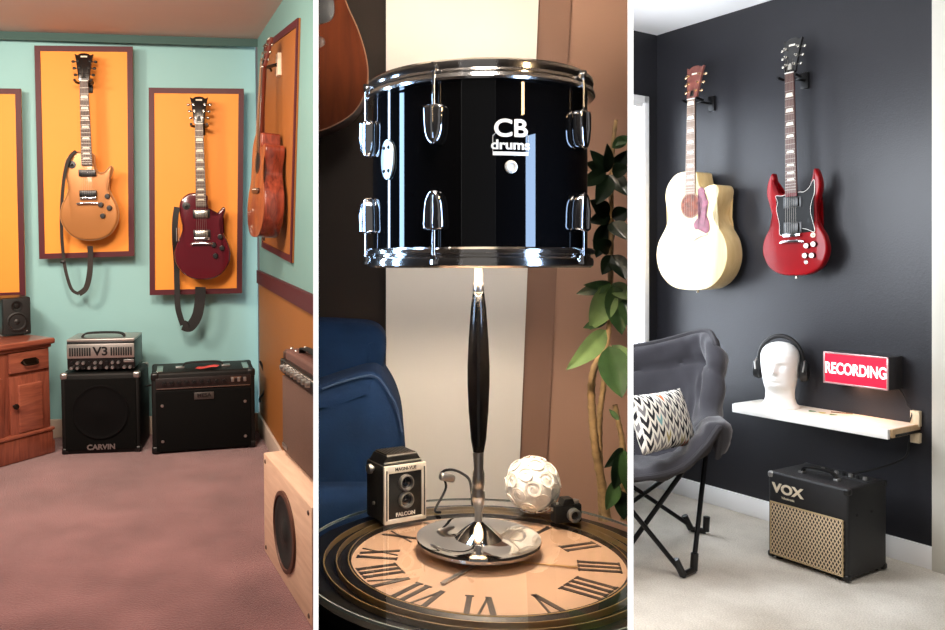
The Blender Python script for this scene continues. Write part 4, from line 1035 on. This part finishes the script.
# ---- wall shelf
ZS = .565; us0, us1 = -2.33, -1.655; vs0 = 3.24
shelfw = wood('whitewashed_pine_shelf', (238,228,212), (248,242,230), 6, .5, .1, 'X', 10, 1)
shf = thing('wall_shelf', 'white wooden wall shelf carrying the mannequin head', 'shelf', M3 @ T((us0+us1)/2, D3, ZS))
ws = us1-us0; dsf = D3-vs0
part('board', MB().box((0, -dsf/2, -.014), (ws, dsf-.004, .028), .003), shelfw, shf)
part('front_edge', MB().box((0, -dsf-.008, -.018), (ws+.004, .018, .038), .002), mat('white_shelf_edge', (246,244,238), .5), shf)
part('end_trim', MB().box((ws/2+.004, -dsf/2, -.016), (.01, dsf-.01, .034), .002), wood('bare_pine_end', (196,160,120), (216,182,140), 8), shf)
part('end_trim', MB().box((-ws/2-.004, -dsf/2, -.016), (.01, dsf-.01, .034), .002), mat('white_shelf_end', (240,238,232), .5), shf)
for nm, uu in (('a', ws/2-.005), ('b', -ws/2-.01)):
    brm = MB().box((uu, -.012, -.055), (.034, .022, .04), .002)
    if nm == 'a': brm.box((uu, -.012, .022), (.034, .022, .062), .002)
    br = part('bracket', brm, wood('pale_bracket_wood'+nm, (214,194,160), (232,214,184), 8), shf)
    part('bracket_arm', MB().box((uu, -.1, -.026), (.03, .19, .012), .002), K['hanger'], br)

# ---- mannequin head and headphones
hv = D3-.115
hc = F3.v(780, 404, hv); hc.z = ZS+.001
HH = (lambda t: t.z-ZS)(F3.v(779, 341.5, hv))
HM = M3 @ T(hc) @ Rz(math.radians(20))
plaster = mat('white_mannequin_foam', (240,238,234), .6, 0, .02, 20, .1, 200)
mh_ = thing('mannequin_head', 'white foam mannequin head wearing headphones on the wall shelf', 'mannequin head', HM)
LVL = [(0,.275,.25,.26),(.02,.27,.245,.255),(.06,.228,.19,.22),(.14,.205,.165,.19),(.22,.203,.162,.185),(.27,.206,.185,.19),(.30,.21,.25,.195),(.33,.215,.30,.2),(.37,.222,.318,.215),(.45,.236,.328,.255),(.55,.25,.335,.29),(.65,.26,.332,.315),(.72,.265,.342,.325),(.80,.262,.332,.322),(.87,.243,.29,.298),(.93,.196,.222,.245),(.97,.136,.152,.175),(.992,.064,.074,.088),(1.0,.004,.005,.006)]
def lvl(z):
    for a, b in zip(LVL, LVL[1:]):
        if a[0] <= z <= b[0]:
            t = (z-a[0])/(b[0]-a[0]); t = t*t*(3-2*t)*.4+t*.6
            return [a[k]+(b[k]-a[k])*t for k in (1,2,3)]
G = lambda x, m, s: math.exp(-((x-m)/s)**2)
rows = []; NS = 72
zl = [k/70 for k in range(64)]+[.91+.09*math.sin(PI/2*k/10) for k in range(1, 11)]
for z in zl:
    w, f, b = lvl(min(z, 1)); row = []
    for k in range(NS):
        a = -PI+2*PI*k/NS                       # 0 = straight ahead
        c, s = math.cos(a), math.sin(a)
        y = -(f if c > 0 else b)*abs(c)**.86*(1 if c > 0 else -1); x = w*(1 if s > 0 else -1)*abs(s)**.95
        if c > 0:
            nose = .078*G(a, 0, .13)*(G(z, .555, .035)*1.0+.62*G(z, .615, .05)+.3*G(z, .68, .05))
            eye = -.034*(G(a, .34, .15)+G(a, -.34, .15))*G(z, .655, .035)
            brow = .014*(G(a, .36, .25)+G(a, -.36, .25))*G(z, .705, .025)
            lips = .02*G(a, 0, .2)*(G(z, .462, .014)+G(z, .432, .015))-.012*G(a, 0, .24)*G(z, .447, .007)
            chin = .022*G(a, 0, .25)*G(z, .345, .03)-.014*G(a, 0, .35)*G(z, .395, .02)
            chk = .012*(G(a, .62, .25)+G(a, -.62, .25))*G(z, .56, .06)
            y -= nose+eye+brow+lips+chin+chk
        row.append((x*HH, y*HH, z*HH))
    rows.append(row)
part('head', MB().grid(rows, closed=True), plaster, mh_, angle=80)
hph = thing('headphones', 'black over-ear headphones worn by the white mannequin head', 'headphones', HM)
hr = .318*HH; zc = .62*HH
arc = [(math.sin(t)*hr*1.0, .01, zc+.02+math.cos(t)*(1.045*HH-zc-.02+.012)) for t in [math.radians(d) for d in range(-92, 93, 8)]]
part('headband', MB().tube(arc, 0, flat=(.03, .012), up=(0,-1,0)) if False else MB().tube(arc, .0085, 10), K['black_plastic'], hph)
part('headband_pad', MB().tube([(x*.965, y, zc+.02+(z-zc-.02)*.985) for x, y, z in arc[6:-6]], .0095, 10), K['black_matte'], hph)
for s in (-1, 1):
    cu = part('ear_cup', MB().lathe([(0,.024),(.016,.0235),(.03,.019),(.035,.009),(.035,0),(0,0)], 32, T(s*.318*HH, .012, .56*HH) @ Ry(s*PI/2) @ S(1.28,1,1)), K['black_plastic'], hph)
    part('ear_pad', MB().lathe([(.020,-.011),(.032,-.012),(.037,-.005),(.035,.002),(.02,.002)], 32, T(s*.318*HH, .012, .56*HH) @ Ry(s*PI/2) @ S(1.28,1,1), closed=True), K['black_matte'], cu)
    part('yoke', MB().tube([(s*.335*HH,-.026,.56*HH),(s*.35*HH,-.018,.67*HH),(s*.335*HH,.01,.73*HH),(s*.35*HH,.038,.67*HH),(s*.335*HH,.046,.56*HH)], .004, 8), K['silver'], cu)

# ---- recording sign
ub = F3.v(903, 358, D3).x; r1 = F3.v(889, 357, 1).x; vf = ub/r1
vf = min(max(vf, D3-.2), D3-.07)
pL, pR, pB = F3.v(824, 351.5, vf), F3.v(889, 357, vf), F3.v(856, 386.5, vf)
sw_, shh = pR.x-pL.x, (pL.z+pR.z)/2-pB.z
ctr = V(((pL.x+pR.x)/2, vf, ((pL.z+pR.z)/2+pB.z)/2)); dS = D3-vf-.002
sg = thing('recording_sign', 'lit red sign box reading RECORDING on the dark wall above the shelf', 'sign', M3 @ T(ctr))
part('housing', MB().box((0, dS/2, 0), (sw_, dS, shh), .003), mat('dark_grey_sign_metal', (62,60,62), .45, .4), sg)
fr_ = MB(); t_ = .007
for s in (-1,1): fr_.box((s*(sw_/2-t_/2), -.003, 0), (t_, .007, shh), .001).box((0, -.003, s*(shh/2-t_/2)), (sw_, .007, t_), .001)
part('frame', fr_, mat('pinkish_metal_frame', (206,170,168), .3, .6), sg)
fc = part('face', MB().box((0, -.0015, 0), (sw_-2*t_, .004, shh-2*t_)), mat('lit_red_face', (206,16,52), .4, emit=((214,10,48), .6)), sg)
part('lettering', MB().text('RECORDING', .062, T(0,-.0042,-.002) @ S(1,1,1.05), .0006, .0016, sw_*.92/.345), mat('lit_white_letters', (255,240,236), .4, emit=((255,240,236), .95)), fc)
cable('power_cord', 'thin dark cord hanging from the lit sign to the shelf', F3, [F3.v(899,389,D3-.03), F3.v(904,396,D3-.012), F3.v(908,406,D3-.012), F3.v(912,412,D3-.02), V((us1-.02,D3-.03,ZS+.006))], .0025, 'cord')
# picks scattered on the shelf
for px, py, c, nm, lab in ((812,411.5,(70,120,60),'guitar_pick','green guitar pick, nearest the mannequin head on the shelf'),(822,413,(196,178,70),'guitar_pick','yellow guitar pick lying between two others on the shelf'),(833,415,(110,140,90),'guitar_pick','pale green guitar pick, farthest right on the shelf')):
    q = F3.z(px, py, ZS); q.y = min(max(q.y, vs0+.03), D3-.05)
    tag(MB().slab(cr_closed([(0,-.016),(.013,.008),(0,.013),(-.013,.008)],5), -.0006, .0006, M=Rx(-PI/2)).build(nm, mat('pick_plastic', c, .35), None, M=M3 @ T(q.x,q.y,ZS+.002) @ Rz(px*.9)), lab, 'guitar pick', 'guitar picks on the shelf')
pc = F3.z(843, 413.5, ZS); pc.y = min(max(pc.y, vs0+.04), D3-.05)
tag(MB().tube([(-.04,0,0),(.04,.012,0)], .0022, 8).build('thin_stick', mat('brown_stick', (120,92,66), .6), None, M=M3 @ T(pc.x,pc.y,ZS+.0035) @ Rz(.3)), 'thin brown stick lying on the shelf to the right of the picks', 'stick')

# ---- small amp with diamond grille
va0 = 3.024; ua0, ua1 = -2.02, -1.692; wv = ua1-ua0; dv = .27
hv_ = F3.v(767, 470, va0).z
VM = M3 @ T((ua0+ua1)/2, va0, 0)
vx = thing('guitar_amplifier', 'small black guitar amp with a tan diamond grille on the pale carpet', 'amplifier', VM)
part('case', MB().box((0, dv/2, hv_/2+.006), (wv, dv, hv_-.012), .012, 3), mat('black_amp_vinyl', (22,22,24), .5, bump=.5, bscale=500), vx)
# diamond weave
t = Nt('tan_diamond_grille'); 
sep = t.n('ShaderNodeSeparateXYZ'); t.l(t.co.outputs['Object'], sep.inputs['Vector'])
def mth(op, a, b=None, c=None):
    q = t.n('ShaderNodeMath', operation=op)
    for k, x in enumerate((a, b, c)):
        if x is None: continue
        if isinstance(x, (int, float)): q.inputs[k].default_value = x
        else: t.l(x, q.inputs[k])
    return q.outputs[0]
sx_ = mth('MULTIPLY', sep.outputs['X'], 72.0); sz_ = mth('MULTIPLY', sep.outputs['Z'], 40.0)
pp = mth('ABSOLUTE', mth('SUBTRACT', mth('FRACT', mth('ADD', sx_, sz_)), .5)); qq = mth('ABSOLUTE', mth('SUBTRACT', mth('FRACT', mth('SUBTRACT', sx_, sz_)), .5))
mxx = mth('MAXIMUM', pp, qq)
rp = t.ramp(mxx, [(.3, lin((46,36,28))), (.36, lin((212,190,158)))]); t.l(rp.outputs['Color'], t.b.inputs['Base Color']); t.b.inputs['Roughness'].default_value = .8
gz0, gz1 = hv_*.07, hv_*.66
gf = part('grille', MB().box((0, -.003, (gz0+gz1)/2), (wv*.9, .012, gz1-gz0), .003), t.m, vx)
part('grille_piping', MB().tube([(s1*wv*.45, -.008, z) for s1, z in ((-1,gz0),(1,gz0),(1,gz1),(-1,gz1))], .0035, 8, closed=True), mat('gold_piping', (196,172,130), .4, .4), gf)
part('logo', MB().text('VOX', .052, T(-wv*.24, -.0015, hv_*.82), .002, .0018, 1.15), mat('cream_logo', (226,214,190), .4), vx)
part('model_lettering', MB().text('Valvetronix', .013, T(-wv*.235, -.001, hv_*.725), .0008, .0002, .9), K['knob_cream'], vx)
hd = part('handle', MB().tube(cr_open([(-.07,dv*.32,hv_+.004),(-.055,dv*.32,hv_+.024),(0,dv*.32,hv_+.03),(.055,dv*.32,hv_+.024),(.07,dv*.32,hv_+.004)],6), 0, flat=(.022,.007), up=(0,0,1)), K['black_plastic'], vx)
for s in (-1,1): part('handle_cap', MB().box((s*.072, dv*.32, hv_+.003), (.02,.026,.01), .003), K['silver'], hd)
cp = part('control_panel', MB().box((.03, dv*.7, hv_-.0005), (wv*.74, dv*.3, .004), .001), K['black_matte'], vx)
for k in range(8): part('knob', MB().lathe([(.0085,0),(.0075,.012),(0,.013)], 16, T(-.07+k*.028, dv*.68, hv_+.001)), K['silver'] if k % 2 else K['black_plastic'], cp)
for s in (-1,1):
    for y in (.012, dv-.012):
        for z in (.018, hv_-.014): part('corner_guard', MB().box((s*(wv/2-.01), y, z), (.026,.028,.026), .008, 3), K['black_plastic'] if not (s < 0 and z > .1 and y < .1) else K['silver'], vx)
    part('foot', MB().cone((s*wv*.4,.03,.01),(s*wv*.4,.03,0),.014).cone((s*wv*.4,dv-.03,.01),(s*wv*.4,dv-.03,0),.014), K['black_plastic'], vx)
    part('side_screw', MB().lathe([(.006,0),(.005,.003),(0,.004)],10,T(wv/2,dv*.4+s*.05,hv_*.7) @ Ry(PI/2)), K['black_matte'], vx)
cable('cable', 'black cable running from the small amp up the dark wall to the shelf', F3, [V((-1.80, va0+dv*.78, hv_+.0075)), V((-1.74, va0+dv+.02, hv_+.03)), V((-1.69, D3-.04, hv_+.07)), V((-1.685, D3-.012, hv_+.13)), V((-1.675, D3-.012, .52))], .004)

# ---- lounge chair
cpt = lambda px, py, Y: F2.Y(px, py, Y)
C0 = V((.98, 3.2, 0))
ch = thing('lounge_chair', 'dark grey padded lounge chair on a crossed black metal folding frame', 'chair', T(C0))
greyf = mat('grey_brushed_canvas', (42,40,46), .9, 0, .14, 9, .35, 350, sheen=.3)
CT = [[(500,352,3.62),(560,350,3.68),(612,349,3.70),(655,343,3.68),(690,334,3.64),(712,332,3.56),(723,345,3.46),(726,353,3.53)],
      [(500,375,3.60),(560,374,3.66),(612,374,3.68),(655,369,3.66),(690,363,3.62),(714,362,3.54),(722,372,3.42),(725,380,3.50)],
      [(505,410,3.50),(560,412,3.55),(612,412,3.58),(655,409,3.57),(688,404,3.52),(708,402,3.45),(717,406,3.36),(720,413,3.44)],
      [(515,453,3.40),(565,461,3.46),(612,462,3.48),(655,459,3.47),(685,452,3.42),(704,438,3.34),(714,426,3.26),(721,441,3.32)],
      [(505,440,3.18),(560,467,3.22),(612,470,3.22),(652,468,3.21),(684,459,3.18),(708,438,3.15),(722,424,3.12),(728,449,3.16)],
      [(500,440,2.96),(555,468,3.00),(610,478,3.0),(650,477,3.0),(682,468,3.0),(709,446,3.01),(727,428,3.02),(725,457,3.05)]]
CT = [[(x-(8 if k > 6 else 7 if k == 6 else 3 if k == 5 else 0), y, d) for k, (x, y, d) in enumerate(r)] for r in CT]
G3 = [[cpt(*p)-C0 for p in r] for r in CT]
# bicubic resample
def dense(rows, n):
    a = [cr_open(r, n) for r in rows]
    cols = [cr_open([a[i][j] for i in range(len(a))], n) for j in range(len(a[0]))]
    return [[cols[j][i] for j in range(len(cols))] for i in range(len(cols[0]))]
DG = dense(G3, 7); nr_, nc_ = len(DG), len(DG[0])
def nrm_(i, j):
    a = DG[min(i+1, nr_-1)][j]-DG[max(i-1, 0)][j]; b = DG[i][min(j+1, nc_-1)]-DG[i][max(j-1, 0)]
    n = a.cross(b); n.normalize(); return n
def sheet(off_edge, puff, side):
    rows = []
    for i in range(nr_):
        row = []
        for j in range(nc_):
            u_, v_ = i/(nr_-1), j/(nc_-1)
            e = min(1, min(u_, 1-u_)/.1)*min(1, min(v_, 1-v_)/.07)
            e = math.sqrt(max(0, 1-(1-e)**2))
            q = 1-.6*max(G(u_, .2, .025)*(1 if .0 < v_ < .86 else .4), G(u_, .62, .02), G(v_, .84, .02)*.7)
            wr_ = .006*math.sin(31*v_+9*u_)*math.sin(23*u_+4*v_)+.004*math.sin(57*v_-20*u_)
            row.append(DG[i][j]+nrm_(i, j)*side*(off_edge+puff*e*q+wr_*e))
        rows.append(row)
    return rows
fr_r = sheet(.004, .036, 1); bk_r = sheet(.004, .022, -1)
mb = MB().grid(fr_r)
part('padded_seat', mb, greyf, ch, angle=85)
part('seat_lining', MB().grid(bk_r), mat('dark_chair_underside', (44,38,38), .85, bump=.3, bscale=300), ch, angle=85)
bo = [DG[0][j] for j in range(nc_)]+[DG[i][-1] for i in range(1, nr_)]+[DG[-1][j] for j in range(nc_-2, -1, -1)]+[DG[i][0] for i in range(nr_-2, 0, -1)]
part('edge_welt', MB().tube(bo, .013, 8, closed=True), mat('dark_edge_welt', (44,42,46), .85), ch)
fm3 = mat('black_powder_coat', (14,14,16), .4, .5)
g0 = lambda px, py: F2.z(px, py, .012)
FR, BK = g0(683,575), g0(691,529)
FLt = g0(606,579); BLt = V((BK.x-.42, BK.y+.02, .012))
tFR, tBR, tFL, tBL = cpt(690,466,3.06), cpt(706,452,3.38), cpt(602,474,3.02), cpt(590,458,3.44)
crs = cpt(645.5,528,3.06)
def rod(a, b, nm='leg'):
    return part(nm, MB().tube([a-C0, a+(b-a)*.5-C0, b-C0], .0095, 8), fm3, ch)
rod(FR+V((-.012,0,.02)), tFL); rod(FLt, tFR+V((0,.024,0)))
rod(BK+V((-.01,0,.02)), tBL); rod(BLt, tBR+V((0,.024,0)))
rod(FR+V((.06,.05,.025)), tBR+V((.0,0,.0))); rod(FLt+V((-.04,.05,.02)), tBL+V((-.03,0,0)))
part('rivet', MB().ball(crs-C0, .012, (1,.8,1), 2), K['silver'], ch)
for P_, Q_ in ((FR, FR+V((.06,.05,0))), (BK, BK+V((.055,-.03,0))), (FLt, FLt+V((-.04,.05,0))), (BLt, BLt+V((-.04,-.04,0)))):
    ft = part('foot_bracket', MB().tube([P_-C0+V((0,0,.0)), Q_-C0], .013, 8), K['black_plastic'], ch)
    part('foot_socket', MB().cone(P_-C0, P_-C0+V((-.03,0,.06)), .0145, seg=10).cone(Q_-C0, Q_-C0+V((.004,0,.065)), .0145, seg=10), K['black_plastic'], ft)

# ---- patterned cushion
c_tr, c_br, c_bl, c_tl = cpt(682,391,3.40), cpt(688,446,3.22), cpt(576,468,3.24), cpt(570,418,3.44)
ex = V((.82, .57, 0)).normalized(); fwd = V((-ex.y, ex.x, 0)); ez = (V((0,0,1))*math.cos(.33)+fwd*math.sin(.33)).normalized(); ey = ez.cross(ex)
wC, hC_ = .33, .225; cc = cpt(688,416,3.19)-ex*wC/2
PM = Mx((ex, ey, ez)).transposed().to_4x4(); PM.translation = cc
t = Nt('arrow_print_cotton')
sep = t.n('ShaderNodeSeparateXYZ'); t.l(t.co.outputs['Object'], sep.inputs['Vector'])
X_ = mth('MULTIPLY', sep.outputs['X'], 34.0); Zs = mth('MULTIPLY', sep.outputs['Z'], 23.0)
colid = mth('FLOOR', X_); fx_ = mth('ABSOLUTE', mth('SUBTRACT', mth('FRACT', X_), .5))
Zt = mth('ADD', mth('ADD', Zs, mth('MULTIPLY', fx_, -1.5)), mth('MULTIPLY', colid, .5))
rowid = mth('FLOOR', Zt); fz_ = mth('FRACT', Zt)
cmb = t.n('ShaderNodeCombineXYZ'); t.l(colid, cmb.inputs[0]); t.l(rowid, cmb.inputs[1])
wn = t.n('ShaderNodeTexWhiteNoise', noise_dimensions='3D'); t.l(cmb.outputs[0], wn.inputs['Vector'])
rc = t.ramp(wn.outputs['Value'], [(0, lin((30,28,32))), (.3, lin((124,120,120))), (.62, lin((24,24,28))), (.8, lin((200,106,60))), (.84, lin((126,170,170))), (.9, lin((176,160,110))), (.94, lin((50,48,52)))]); rc.color_ramp.interpolation = 'CONSTANT'
msk = mth('MULTIPLY', mth('LESS_THAN', fz_, .55), mth('LESS_THAN', fx_, .43))
mix = t.n('ShaderNodeMix', data_type='RGBA'); t.l(msk, mix.inputs[0]); mix.inputs[6].default_value = lin((232,226,214)); t.l(rc.outputs['Color'], mix.inputs[7])
t.l(mix.outputs[2], t.b.inputs['Base Color']); t.b.inputs['Roughness'].default_value = .9
rows = []; n_ = 22
for s in (1, -1):
    rs = []
    for i in range(n_+1):
        r_ = []
        for j in range(n_+1):
            a, b = 2*i/n_-1, 2*j/n_-1
            p = (1-abs(a)**2.6)**.55*(1-abs(b)**2.6)**.55 if abs(a) < 1 and abs(b) < 1 else 0
            px_ = b*wC/2*(1-.06*(1-a*a)*abs(b)); pz_ = a*hC_/2*(1-.05*(1-b*b)*abs(a))
            r_.append((px_, -s*.055*p, pz_))
        rs.append(r_)
    rows.append(rs)
pw = MB().grid(rows[0]).grid(rows[1]); bmesh.ops.remove_doubles(pw.bm, verts=pw.bm.verts[:], dist=1e-5)
bmesh.ops.recalc_face_normals(pw.bm, faces=pw.bm.faces[:])
tag(pw.build('throw_cushion', t.m, None, M=PM, angle=80), 'cushion with a black, white and orange arrow print on the grey lounge chair', 'cushion')
# ================================================================== light
def area(name, M, size, power, rgb, sy=None, spread=None):
    d = bpy.data.lights.new(name, 'AREA'); d.energy = power; d.color = lin(rgb)[:3]; d.size = size
    if sy: d.shape = 'RECTANGLE'; d.size_y = sy
    if spread: d.spread = math.radians(spread)
    o = bpy.data.objects.new(name, d); COL.objects.link(o); o.matrix_world = M; return o
def aim(frm, to):
    d = (V(to)-V(frm)).normalized(); return T(*frm) @ d.to_track_quat('-Z', 'Y').to_matrix().to_4x4()
def point(name, p, power, rgb, r):
    d = bpy.data.lights.new(name, 'POINT'); d.energy = power; d.color = lin(rgb)[:3]; d.shadow_soft_size = r
    o = bpy.data.objects.new(name, d); COL.objects.link(o); o.location = p; return o
# room 1: two warm ceiling lamps, a broad overhead light, an added ceiling fill
f1 = lambda x, y, z: M1 @ V((x, y, z))
area('overhead_light', aim(f1(-1.75, 2.75, 2.05), f1(-1.5, 4.0, .9)), .35, 34, (255,236,214))
area('overhead_light', aim(f1(-.55, 2.45, 2.05), f1(-.95, 4.1, .9)), .35, 34, (255,236,214))
area('overhead_light', aim(f1(-1.0, 2.2, 2.08), f1(-1.0, 2.3, 0)), 1.2, 34, (255,234,216))
area('ceiling_fill', aim(f1(-1.3, 1.7, 1.85), f1(-1.3, 3.6, 2.3)), .4, 20, (255,236,224))  # unseen fill added to lighten the ceiling
# room 2: bulbs in the drum lamp, added strips for drum streaks, added fills
point('lamp_bulb_light', (LX, LY, 1.25), 25, (255,236,212), .025)
point('lamp_bulb_light', (LX, LY, 1.42), 34, (255,238,216), .03)
sl = P2(318.6,0,1.13)
area('added_light', aim((P2(320.5,0,1.21).x, 1.21, 1.30), (1, 1.21+.0924, 1.30)), .012, .5, (190,220,255), .36)  # thin strip added on the partition to streak the drum's reflection
area('added_light', aim((P2(320.5,0,1.145).x, 1.145, 1.30), (1, 1.145+.0924, 1.30)), .02, .6, (170,210,255), .34)  # second added strip, another cool streak on the drum
area('added_light', aim((P2(625.5,0,.965).x, .965, 1.475), (-1, .965+.3, 1.475)), .016, .25, (255,214,160), .08)  # warm strip added for the narrow glint on the drum
area('added_light', aim((P2(625.5,0,1.0).x, 1.0, 1.265), (-1, 1.0+.3, 1.265)), .045, .8, (180,212,255), .27)  # added strip on the other partition, broad streak on the drum
area('added_light', aim((P2(480,0,.62).x+.1, .62, 2.05), (LX, 1.4, .8)), .3, 12, (255,244,232))  # unseen front fill added to brighten the table and twin-lens camera
area('overhead_light', aim((.5, 1.55, 2.08), (.24, 2.05, 1.0)), .2, 9, (255,240,224), spread=75)  # unseen wall wash added to brighten the column and right wall
# room 3: daylight from the left, then added fills
f3 = lambda x, y, z: M3 @ V((x, y, z))
area('daylight_and_fill', aim(f3(-2.35, 1.85, 1.5), f3(-2.0, 3.4, .9)), .6, 30, (240,246,255), .9)
area('daylight_and_fill', aim(f3(-.9, 1.7, 2.3), f3(-2.2, 2.8, .2)), 1.0, 26, (255,250,244))  # unseen fill added overhead to lighten the floor
area('ceiling_fill', aim(f3(-2.0, 2.0, 1.85), f3(-2.6, 2.9, 2.44)), .5, 7, (246,250,255))  # added upward light, hidden from view, to whiten the ceiling
sgb = sg.matrix_world @ V((.01, -.0+dS*.55, -shh/2-.004))
area('sign_light', aim(sgb, (sgb.x, sgb.y, sgb.z-1)), .03, .55, (255,190,150), .16)
w = bpy.data.worlds.new('world'); bpy.context.scene.world = w; w.use_nodes = True
bg = w.node_tree.nodes['Background']; bg.inputs['Color'].default_value = (1, .96, .92, 1); bg.inputs['Strength'].default_value = .14
